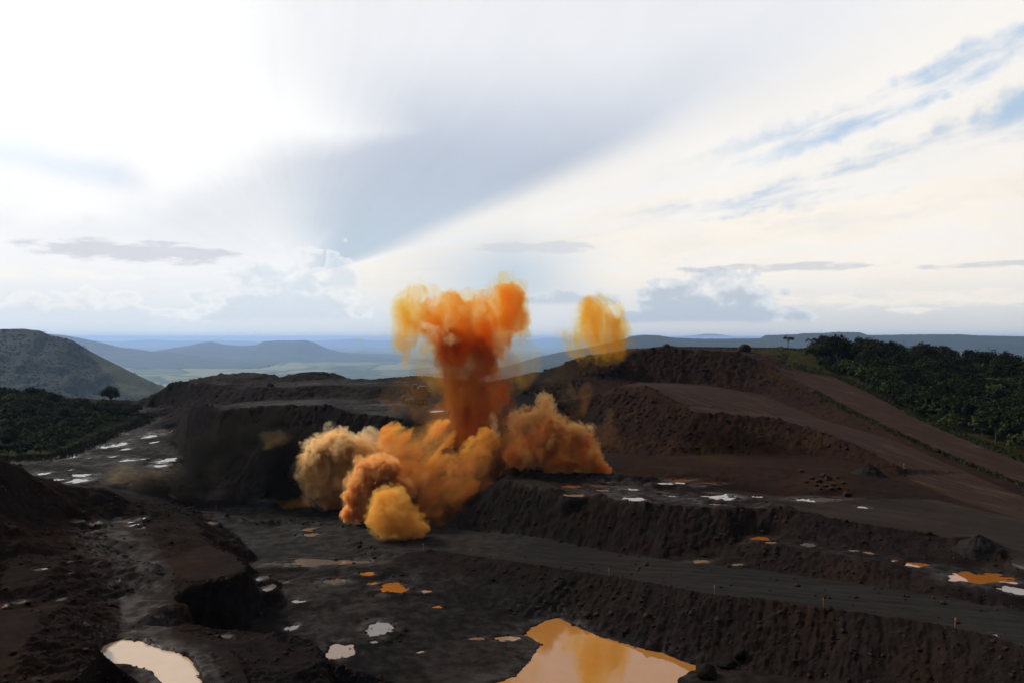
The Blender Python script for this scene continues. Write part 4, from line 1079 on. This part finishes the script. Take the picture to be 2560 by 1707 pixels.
def prism(pts, y0, y1, bev=0.08):
    bm = bmesh.new()
    a = [bm.verts.new((p[0], y0, p[1])) for p in pts]; b = [bm.verts.new((p[0], y1, p[1])) for p in pts]
    n = len(pts)
    bm.faces.new(a); bm.faces.new(b[::-1])
    for i in range(n): bm.faces.new((a[(i + 1) % n], a[i], b[i], b[(i + 1) % n]))
    bmesh.ops.recalc_face_normals(bm, faces=bm.faces[:])
    bmesh.ops.bevel(bm, geom=bm.edges[:], offset=bev, segments=2, affect='EDGES', clamp_overlap=True)
    me = bpy.data.meshes.new('part'); bm.to_mesh(me); bm.free()
    return me
def part(name, me, m_, parent=ex):
    me.name = name
    return link(name, me, m_, parent=parent)
for s_ in (-1, 1):
    y0 = s_ * 1.7
    oval = [(-3.6 + 0.9 * math.cos(t) if math.cos(t) < 0 else 3.6 + 0.9 * math.cos(t), 0.95 + 0.95 * math.sin(t)) for t in (2 * math.pi * (k + 0.5) / 20 for k in range(20))]
    tr = part('track', prism(oval, y0 - 0.65, y0 + 0.65, 0.05), M_EXD)
    for wx in (-3.4, -1.7, 0, 1.7, 3.4):
        bm = bmesh.new(); bmesh.ops.create_cone(bm, cap_ends=True, segments=14, radius1=0.55, radius2=0.55, depth=1.42, matrix=Matrix.Translation((wx, y0, 0.8)) @ Matrix.Rotation(R(90), 4, 'X'))
        me = bpy.data.meshes.new('roller'); bm.to_mesh(me); bm.free()
        part('roller', me, M_EXO, tr)
part('undercarriage', prism([(-1.6, 0.9), (1.6, 0.9), (1.2, 2.3), (-1.2, 2.3)], -1.2, 1.2), M_EXD)
part('house', prism([(-1.4, 2.3), (4.6, 2.3), (4.6, 5.4), (3.9, 6.6), (-0.4, 6.6), (-1.4, 5.2)], -2.2, 2.2, 0.15), M_EXO)
part('counterweight', prism([(4.55, 2.4), (5.5, 2.7), (5.5, 5.0), (4.55, 5.3)], -2.1, 2.1, 0.2), M_EXD)
part('engine_deck', prism([(0.8, 6.62), (4.0, 6.62), (3.7, 7.3), (1.1, 7.3)], -1.9, 1.9), M_EXD)
cb = part('cab', prism([(-1.9, 4.2), (0.1, 4.2), (0.1, 8.2), (-1.5, 8.2), (-1.9, 6.4)], -2.35, -0.6, 0.08), M_EXO)
part('cab_window', prism([(-1.75, 6.3), (-0.1, 6.3), (-0.1, 7.9), (-1.45, 7.9)], -2.39, -2.352, 0.01), M_EXG, cb)
part('boom', prism([(-1.0, 3.0), (-3.4, 6.7), (-4.9, 7.7), (-5.2, 7.2), (-3.9, 6.0), (-1.8, 2.6)], -0.2, 0.9, 0.1), M_EXO)
part('stick', prism([(-4.6, 7.9), (-5.3, 7.7), (-5.0, 3.2), (-4.5, 3.2)], -0.05, 0.75, 0.08), M_EXO)
part('bucket', prism([(-4.3, 3.4), (-5.4, 3.5), (-6.3, 2.4), (-6.2, 1.0), (-5.0, 0.3), (-4.2, 0.5), (-5.1, 1.4), (-5.0, 2.4)], -1.1, 1.8, 0.08), M_EXD)
for yy in (-0.55, 1.15):
    bm = bmesh.new(); tube(bm, [(-1.2, yy, 3.2), (-3.9, yy, 5.6)], [0.20, 0.14], 8)
    me = bpy.data.meshes.new('hydraulic_ram'); bm.to_mesh(me); bm.free(); part('hydraulic_ram', me, M_EXD)

# ------------------------------------------------------------------ blast smoke: real volumes inside billowing hulls
def smoke_material(name, color, density, hetero=None, step=1.0, aniso=0.2, absorb=(0, 0, 0), color2=None, cscale=0.12, cmix=(0.42, 0.62), lean=0.0, detail=4, rough=0.58):
    m = bpy.data.materials.new(name); m.use_nodes = True
    gg = NG(m.node_tree)
    pv = gg.n('ShaderNodeVolumePrincipled')
    pv.inputs['Density Attribute'].default_value = ''
    pv.inputs['Anisotropy'].default_value = aniso
    gg.set(pv.inputs['Absorption Color'], absorb)
    gg.set(pv.inputs['Color'], color)
    if hetero:
        P = gg.geo()['Position']
        sc, lo, hi, stretch = hetero
        if lean:
            rt = gg.n('ShaderNodeVectorRotate', rotation_type='Y_AXIS')
            gg.set(rt.inputs['Vector'], P); rt.inputs['Angle'].default_value = lean
            P = rt.outputs[0]
        q = gg.vm('MULTIPLY', P, (1.0, 1.0, stretch))
        n_ = gg.noise(q, sc, detail, rough, 0.6)
        gg.set(pv.inputs['Density'], gg.mul(gg.ss(n_, lo, hi, 0.06, 1.0), density))
        if color2:
            cn_ = gg.noise(gg.vm('ADD', q, (13.0, 5.0, 9.0)), cscale, 3, 0.55, 0.5)
            gg.set(pv.inputs['Color'], gg.mix(gg.ss(cn_, cmix[0], cmix[1]), color, color2))
    else:
        pv.inputs['Density'].default_value = density
    oo = gg.n('ShaderNodeOutputMaterial')
    gg.t.links.new(pv.outputs[0], oo.inputs['Volume'])
    try: m.cycles.volume_step_rate = step
    except Exception: pass
    m.cycles.homogeneous_volume = not hetero
    return m
_tmp = []
def hull(blobs, voxel, amp, scale, seed, stretch=1.0, oct=4, mode='bil'):
    """one closed billowing surface round a list of (column, row, distance, radius in pixels)"""
    bm = bmesh.new()
    for b in blobs:
        px, py, dd, rp = b[:4]
        p = PD(px, py, dd); r = rp * dd / FPX
        sy = b[4] if len(b) > 4 else 1.0
        M = Matrix.Translation(p) @ Matrix.Diagonal((r, r, r * sy, 1))
        bmesh.ops.create_icosphere(bm, subdivisions=3, radius=1.0, matrix=M)
    me = bpy.data.meshes.new('tmp'); bm.to_mesh(me); bm.free()
    o = bpy.data.objects.new('tmp', me); COL.objects.link(o)
    md = o.modifiers.new('r', 'REMESH'); md.mode = 'VOXEL'; md.voxel_size = voxel
    dg = bpy.context.evaluated_depsgraph_get()
    me2 = bpy.data.meshes.new_from_object(o.evaluated_get(dg))
    bpy.data.objects.remove(o); bpy.data.meshes.remove(me)
    n = len(me2.vertices)
    co = np.zeros(n * 3, np.float32); me2.vertices.foreach_get('co', co); co = co.reshape(-1, 3).astype(float)
    no = np.zeros(n * 3, np.float32); me2.vertices.foreach_get('normal', no); no = no.reshape(-1, 3)
    # relax the creases between the blobs, then blow up rounded lobes at several sizes
    ed = np.zeros(len(me2.edges) * 2, np.int32); me2.edges.foreach_get('vertices', ed); ed = ed.reshape(-1, 2)
    deg = np.bincount(ed.ravel(), minlength=n)[:, None]
    for _ in range(6):
        acc = np.zeros_like(co)
        np.add.at(acc, ed[:, 0], co[ed[:, 1]]); np.add.at(acc, ed[:, 1], co[ed[:, 0]])
        co = 0.45 * co + 0.55 * acc / deg
    def displace(co, a, s, o_, md_, octv):
        d_ = fbm(co[:, 0] / s + seed, co[:, 1] / s - seed, co[:, 2] / (s * stretch) + 2 * seed, octv, 0.60, md_)
        return co + no * (a * d_)[:, None]
    co = displace(co, amp * 1.2, scale * 2.6, 0, None, 2)
    me2.vertices.foreach_set('co', co.astype(np.float32).ravel()); me2.update()
    me2.vertices.foreach_get('normal', no.ravel()) if False else None
    nn = np.zeros(n * 3, np.float32); me2.vertices.foreach_get('normal', nn); no = nn.reshape(-1, 3)
    co = displace(co, amp, scale, 0, mode, oct)
    me2.vertices.foreach_set('co', co.astype(np.float32).ravel())
    me2.polygons.foreach_set('use_smooth', np.ones(len(me2.polygons), bool))
    me2.update()
    return me2
def smoke(name, label, parts, group='blast smoke'):
    first = parts[0][1][0]
    base = PD(*first[:3])
    root = bpy.data.objects.new(name, None); COL.objects.link(root)
    root.location = (base[0], base[1], gz_at(base[0], base[1]))
    tag(root, label, 'smoke', group)
    for pn, blobs, m_, voxel, amp, scale, seed, *rest in parts:
        kw = rest[0] if rest else {}
        me = hull([(b[0], b[1], b[2], b[3] * (0.93 if m_.name in FUZZ else 1.0)) + tuple(b[4:]) for b in blobs], voxel, amp, scale, seed, **kw)
        me.name = pn
        o = link(pn, me, m_)
        o.parent = root
        o.matrix_parent_inverse = Matrix.Translation(root.location).inverted()
        if m_.name in FUZZ:                          # a ragged, thinner fringe round the thick core
            me = hull([(b[0], b[1], b[2], b[3] * 1.20 + 4) + tuple(b[4:]) for b in blobs], voxel * 1.4, amp * 1.5, scale * 1.0, seed + 0.7, **kw)
            me.name = 'fringe'
            f_ = link('fringe', me, FUZZ[m_.name]); f_.parent = root
            f_.matrix_parent_inverse = Matrix.Translation(root.location).inverted()
    return root
SM_TAN = smoke_material('smoke_tan', (0.957, 0.73, 0.40), 1.5)
SM_PALE = smoke_material('smoke_pale', (0.965, 0.80, 0.53), 0.32, (0.26, 0.44, 0.62, 0.8), 0.35)
SM_ORANGE = smoke_material('smoke_orange', (0.955, 0.55, 0.21), 1.5)
SM_YELLOW = smoke_material('smoke_mustard', (0.90, 0.56, 0.13), 0.50)
SM_MASS = smoke_material('smoke_streaky_orange', (0.962, 0.575, 0.13), 0.50, (0.17, 0.46, 0.63, 0.40), 0.3, color2=(0.84, 0.34, 0.085), lean=R(-52))
SM_RED = smoke_material('smoke_red_orange', (0.945, 0.43, 0.105), 1.3)
SM_REDGOLD = smoke_material('smoke_gold', (0.96, 0.68, 0.30), 0.8)
SM_LINK = smoke_material('smoke_rust', (0.80, 0.39, 0.095), 0.095, (0.13, 0.42, 0.64, 0.6), 0.35, color2=(0.42, 0.16, 0.05), lean=R(-40))
SM_COL = smoke_material('smoke_column', (0.22, 0.09, 0.022), 0.36, (0.11, 0.41, 0.62, 0.42), 0.35, absorb=(0.34, 0.045, 0.0), color2=(0.075, 0.036, 0.012), cmix=(0.40, 0.56))
SM_COLR = smoke_material('smoke_column_red', (0.44, 0.135, 0.028), 0.27, (0.13, 0.42, 0.62, 0.45), 0.35, absorb=(0.45, 0.05, 0.0), color2=(0.22, 0.07, 0.018))
SM_GAS = smoke_material('gas_orange', (0.42, 0.20, 0.02), 0.44, (0.13, 0.40, 0.64, 0.42), 0.35, absorb=(0.86, 0.20, 0.0), color2=(0.36, 0.21, 0.03))
SM_GASY = smoke_material('gas_yellow', (0.34, 0.20, 0.028), 0.32, (0.15, 0.42, 0.66, 0.42), 0.35, absorb=(0.84, 0.32, 0.0))
SM_GASF = smoke_material('gas_fringe', (0.36, 0.23, 0.03), 0.16, (0.16, 0.44, 0.66, 0.38), 0.35, absorb=(0.86, 0.36, 0.0))
SM_THIN = smoke_material('gas_thin', (0.38, 0.24, 0.045), 0.050, (0.13, 0.40, 0.66, 0.45), 0.4, absorb=(0.86, 0.38, 0.0))
SM_DARK = smoke_material('smoke_dark', (0.022, 0.020, 0.017), 0.26, (0.075, 0.36, 0.66, 1.0), 0.45)
SM_OLIVE = smoke_material('smoke_olive', (0.70, 0.48, 0.18), 0.020, (0.15, 0.42, 0.66, 1.2), 0.4)
SM_BROWN = smoke_material('smoke_brown', (0.50, 0.21, 0.06), 0.075, (0.12, 0.40, 0.66, 0.6), 0.4)
SM_BROWN2 = smoke_material('smoke_brown_veil', (0.28, 0.15, 0.055), 0.044, (0.07, 0.36, 0.66, 1.0), 0.4)
SM_BROWNT = smoke_material('smoke_brown_thin', (0.58, 0.26, 0.08), 0.035, (0.15, 0.44, 0.68, 0.5), 0.35)
SM_FAINT = smoke_material('gas_faint', (0.34, 0.20, 0.045), 0.016, (0.10, 0.42, 0.68, 0.45), 0.5, absorb=(0.80, 0.34, 0.0))
FUZZ = {}
for m_, cl_, dn_, c2_ in ((SM_TAN, (0.968, 0.77, 0.46), 0.38, (0.90, 0.60, 0.28)), (SM_ORANGE, (0.974, 0.63, 0.25), 0.36, (0.95, 0.55, 0.22)), (SM_YELLOW, (0.92, 0.59, 0.15), 0.24, (0.90, 0.48, 0.10)), (SM_RED, (0.962, 0.51, 0.12), 0.26, (0.97, 0.69, 0.30)), (SM_REDGOLD, (0.975, 0.75, 0.38), 0.36, (0.92, 0.50, 0.16))):
    FUZZ[m_.name] = smoke_material(m_.name + '_fringe', cl_, dn_, (0.34, 0.43, 0.60, 0.85), 0.22, color2=c2_, cscale=0.16, detail=5, rough=0.64)

smoke('smoke_cloud', 'tan billowing smoke cloud, leftmost of the thick ones on the blast floor', [
 ('billow', [(800,1140,247,44),(845,1125,248,46),(895,1140,249,42),(782,1178,246,34),(800,1212,246,40),(850,1190,250,60),(870,1235,249,45),(772,1150,247,28),(935,1150,251,36),(825,1250,247,28)], SM_TAN, 0.40, 1.5, 2.3, 3.1),
 ('wisp', [(745,1170,256,22),(738,1185,256,20),(750,1200,255,20)], SM_PALE, 0.4, 1.1, 2.0, 8.2),
 ('wisp', [(826,1078,252,18,1.4),(838,1066,252,10,1.3),(800,1092,252,14)], SM_PALE, 0.35, 1.1, 1.5, 5.5),
 ('wisp', [(925,1092,252,24,1.3),(960,1112,252,26),(985,1120,252,18)], SM_PALE, 0.4, 1.2, 1.9, 6.4),
])
smoke('smoke_cloud', 'small tan puff low on the blast floor left of the orange clouds', [
 ('billow', [(738,1262,250,26,0.6),(765,1262,250,16,0.7),(715,1268,250,14,0.5)], SM_YELLOW, 0.4, 0.9, 1.6, 1.2)])
smoke('smoke_cloud', 'bright orange smoke cloud with a sheer left side, in front of the tan one', [
 ('billow', [(950,1172,230,36),(912,1180,229,30),(976,1172,231,27),(905,1212,229,35),(888,1246,228,29),(876,1277,227,22),(918,1258,229,38),(960,1218,232,46),(906,1286,228,19),(992,1228,233,36),(866,1290,227,13)], SM_ORANGE, 0.36, 1.25, 1.9, 4.4)])
smoke('smoke_cloud', 'soft mustard yellow smoke puff nearest the camera, rolling onto the haul road', [
 ('billow', [(972,1250,211,36),(985,1288,209,42),(955,1288,209,36),(962,1318,208,28),(1008,1305,210,36),(1048,1322,210,26),(938,1312,208,22)], SM_YELLOW, 0.4, 1.3, 2.2, 2.6)])
smoke('smoke_cloud', 'streaky orange smoke mass in the middle of the blast', [
 ('billow', [(985,1085,246,38),(1000,1110,246,45),(1050,1105,246,40),(1100,1085,247,42),(1060,1160,243,52),(1110,1190,242,52),(1150,1170,243,46),(1190,1130,244,42),(1080,1235,240,46),(1125,1250,239,42),(1225,1095,245,32),(1160,1225,240,42),(1020,1180,243,45),(1050,1290,236,40),(1110,1300,235,34)], SM_MASS, 0.45, 1.7, 2.4, 7.7),
 ('wisp', [(1232,1045,245,13,1.8),(1238,1080,245,14,1.6)], SM_PALE, 0.35, 0.8, 1.3, 3.3)])
smoke('smoke_cloud', 'red orange smoke cloud with pale tips spilling over the upper terrace', [
 ('billow', [(1370,1090,246,50),(1420,1112,245,44),(1455,1108,244,32),(1340,1122,246,52),(1410,1150,243,38),(1468,1145,243,38),(1498,1165,242,22),(1524,1178,241,11),(1300,1142,246,38),(1380,1162,244,30)], SM_RED, 0.38, 1.35, 1.9, 9.1),
 ('billow', [(1318,1060,249,38),(1362,1052,249,38),(1385,1072,247,34),(1345,1085,248,40),(1366,1018,250,22,1.4)], SM_REDGOLD, 0.38, 1.3, 1.9, 6.9),
 ('wisp', [(1440,1074,243,19),(1476,1068,243,10),(1455,1086,243,16),(1425,1080,243,11)], SM_REDGOLD, 0.3, 0.8, 1.1, 2.9),
 ('wisp', [(1400,1180,241,14,1.6),(1385,1190,240,10)], SM_PALE, 0.3, 0.8, 1.2, 2.2)])
smoke('smoke_plume', 'tall orange and yellow gas plume rising against the sky', [
 ('column', [(1125,880,262,56,1.2),(1150,935,261,56),(1165,990,259,50),(1175,1040,257,48),(1160,1095,255,44),(1190,900,262,50)], SM_COL, 0.6, 3.2, 3.2, 5.6, dict(stretch=1.6)),
 ('column', [(1208,872,262,42,1.3),(1216,925,261,44),(1226,978,259,46),(1222,1030,257,44),(1196,1075,255,42),(1255,1015,258,34),(1170,860,262,40)], SM_COLR, 0.55, 2.6, 2.8, 7.1, dict(stretch=1.5)),
 ('gas_head', [(1095,800,262,58),(1140,800,262,64),(1190,800,262,62),(1110,768,262,44),(1150,850,262,70)], SM_GAS, 0.6, 2.6, 3.4, 1.6, dict(stretch=1.4)),
 ('gas_head', [(1245,790,262,62),(1264,752,262,52),(1215,752,262,36),(1288,795,262,42),(1240,850,262,48),(1308,832,262,16)], SM_GAS, 0.6, 2.4, 3.0, 8.6, dict(stretch=1.4)),
 ('gas_head', [(1022,795,262,50),(1015,840,262,40),(1042,770,262,36),(1045,738,262,28),(1065,800,262,40),(1018,895,262,16,2.4)], SM_GASY, 0.5, 1.3, 2.6, 4.9, dict(stretch=1.5)),
 ('veil', [(1040,790,262,75),(1110,790,262,80),(1190,800,262,85),(1260,790,262,80),(1030,850,262,55),(1300,830,262,40),(1045,735,262,42),(1264,745,262,62)], SM_GASF, 0.7, 2.6, 3.4, 9.4, dict(stretch=1.6)),
 ('wisp', [(945,840,262,34,0.6),(905,850,262,26,0.5),(975,825,262,24)], SM_THIN, 0.6, 1.6, 3.0, 6.1),
 ('wisp', [(1090,828,250,22,0.8),(1125,850,250,20,0.8),(1070,815,250,14)], SM_PALE, 0.4, 1.4, 1.7, 7.3),
 ('veil', [(1150,900,264,110,1.0),(1230,920,264,90),(1290,900,264,70),(1180,990,262,90)], SM_THIN, 1.0, 3.0, 6.0, 3.8)])
smoke('smoke_puff', 'detached yellow smoke puff hanging above the dark hill', [
 ('gas_head', [(1492,795,300,50),(1500,830,300,58),(1482,768,300,34),(1535,850,300,38),(1455,850,300,30)], SM_GASY, 0.6, 2.2, 3.2, 2.1, dict(stretch=1.5)),
 ('veil', [(1495,800,300,72),(1505,835,300,78),(1540,860,300,50),(1440,860,300,45)], SM_GASF, 0.7, 2.6, 3.2, 5.4, dict(stretch=1.6)),
 ('trail', [(1485,890,298,48),(1440,925,290,46),(1400,975,280,44),(1440,1010,272,40)], SM_FAINT, 1.0, 5.0, 5.0, 7.9, dict(stretch=1.6)),
 ('wisp', [(1405,835,300,26,0.8),(1430,845,300,22)], SM_THIN, 0.6, 1.4, 2.6, 3.9)])
smoke('smoke_cloud', 'dark thin smoke drifting left over the wet haul road', [
 ('haze_bank', [(600,1180,252,80),(490,1205,252,62),(690,1150,254,78),(640,1110,258,62),(560,1235,250,42),(380,1225,250,46),(720,1220,252,60),(760,1130,258,55),(560,1110,262,58),(490,1130,264,46),(600,1060,266,40),(690,1060,264,44)], SM_DARK, 1.0, 2.4, 5.0, 1.9),
 ('wisp', [(300,1180,252,44,0.7),(360,1200,252,40,0.7),(430,1190,252,44,0.8),(270,1200,252,30)], SM_OLIVE, 0.7, 1.8, 3.0, 4.6),
 ('wisp', [(700,1095,244,34,0.7),(665,1105,244,24)], SM_OLIVE, 0.7, 1.6, 3.0, 5.8)])
smoke('smoke_cloud', 'rust coloured smoke trailing along the base between the separate clouds', [
 ('haze_bank', [(930,1130,240,55),(1010,1150,238,62),(1080,1130,242,60),(1040,1230,230,60),(1110,1240,232,62),(1180,1190,238,62),(1240,1140,244,56),(1290,1110,247,48),(1150,1290,230,44),(1220,1240,236,50),(1080,1310,224,36)], SM_LINK, 0.8, 2.4, 3.4, 8.8)])
smoke('smoke_cloud', 'dark rusty smoke filling the gap between the middle and right hand clouds', [
 ('haze_bank', [(1120,1060,262,60),(1200,1100,262,70),(1260,1150,258,60),(1230,1200,252,60),(1180,1180,256,60),(1280,1080,262,50),(1060,1040,264,36),(1190,1010,256,78),(1245,1000,256,58),(1165,940,258,80),(1240,920,258,66)], SM_BROWN, 0.9, 2.4, 4.0, 6.6),
 ('veil', [(1035,985,290,66,0.9),(985,1005,290,44,0.7),(1090,1010,290,60),(1060,940,288,50)], SM_BROWN2, 1.0, 4.2, 5.0, 3.6)])
smoke('smoke_cloud', 'thin brown smoke trailing over the foot of the right hand bank', [
 ('haze_bank', [(1150,1295,232,54),(1210,1250,236,54),(1290,1230,240,50),(1260,1300,228,40),(1190,1330,222,34)], SM_BROWN, 0.8, 2.0, 4.0, 2.7)])
for _lb, _bl, _m, _sd in (
        ('pale wisp of smoke above the red orange cloud', [(1368,968,262,22,1.2),(1372,990,262,18)], SM_OLIVE, 1.1),
        ('small pale smoke tuft right of the tall plume, before the dark slope', [(1422,972,262,15,1.3),(1434,985,262,14),(1410,960,262,9)], SM_OLIVE, 2.3),
        ('faint rusty smoke streak standing behind the pale tips of the right hand cloud', [(1455,1010,268,22,1.8),(1440,1035,266,20,1.6),(1470,980,268,16,1.8)], SM_BROWNT, 3.7),
        ('faint orange brown smoke puff at the right end of the blast', [(1490,1090,258,34),(1525,1080,258,26),(1535,1100,258,24)], SM_BROWNT, 4.2),
        ('grey smoke curl on the slope behind the right end of the blast', [(1515,1045,262,16,1.3),(1522,1032,262,10),(1508,1062,262,11)], SM_THIN, 5.3)):
    smoke('smoke_wisp', _lb, [('wisp', _bl, _m, 0.4, 1.2, 2.0, _sd)])

# ------------------------------------------------------------------ the air between
m = bpy.data.materials.new('haze_air'); m.use_nodes = True
gg = NG(m.node_tree)
pv = gg.n('ShaderNodeVolumePrincipled')
pv.inputs['Color'].default_value = (0.40, 0.60, 1.0, 1)
pv.inputs['Density'].default_value = 0.000021
pv.inputs['Anisotropy'].default_value = 0.2
oo = gg.n('ShaderNodeOutputMaterial')
gg.t.links.new(pv.outputs[0], oo.inputs['Volume'])
bm = bmesh.new()
bmesh.ops.create_cube(bm, size=1.0)
for v in bm.verts:
    v.co = Vector((v.co.x * 2 * 118000, 500 + v.co.y * 2 * 118000, 240 if v.co.z > 0 else PLZ - 60))
me = bpy.data.meshes.new('haze'); bm.to_mesh(me); bm.free()
tag(link('haze', me, m), kind='stuff')
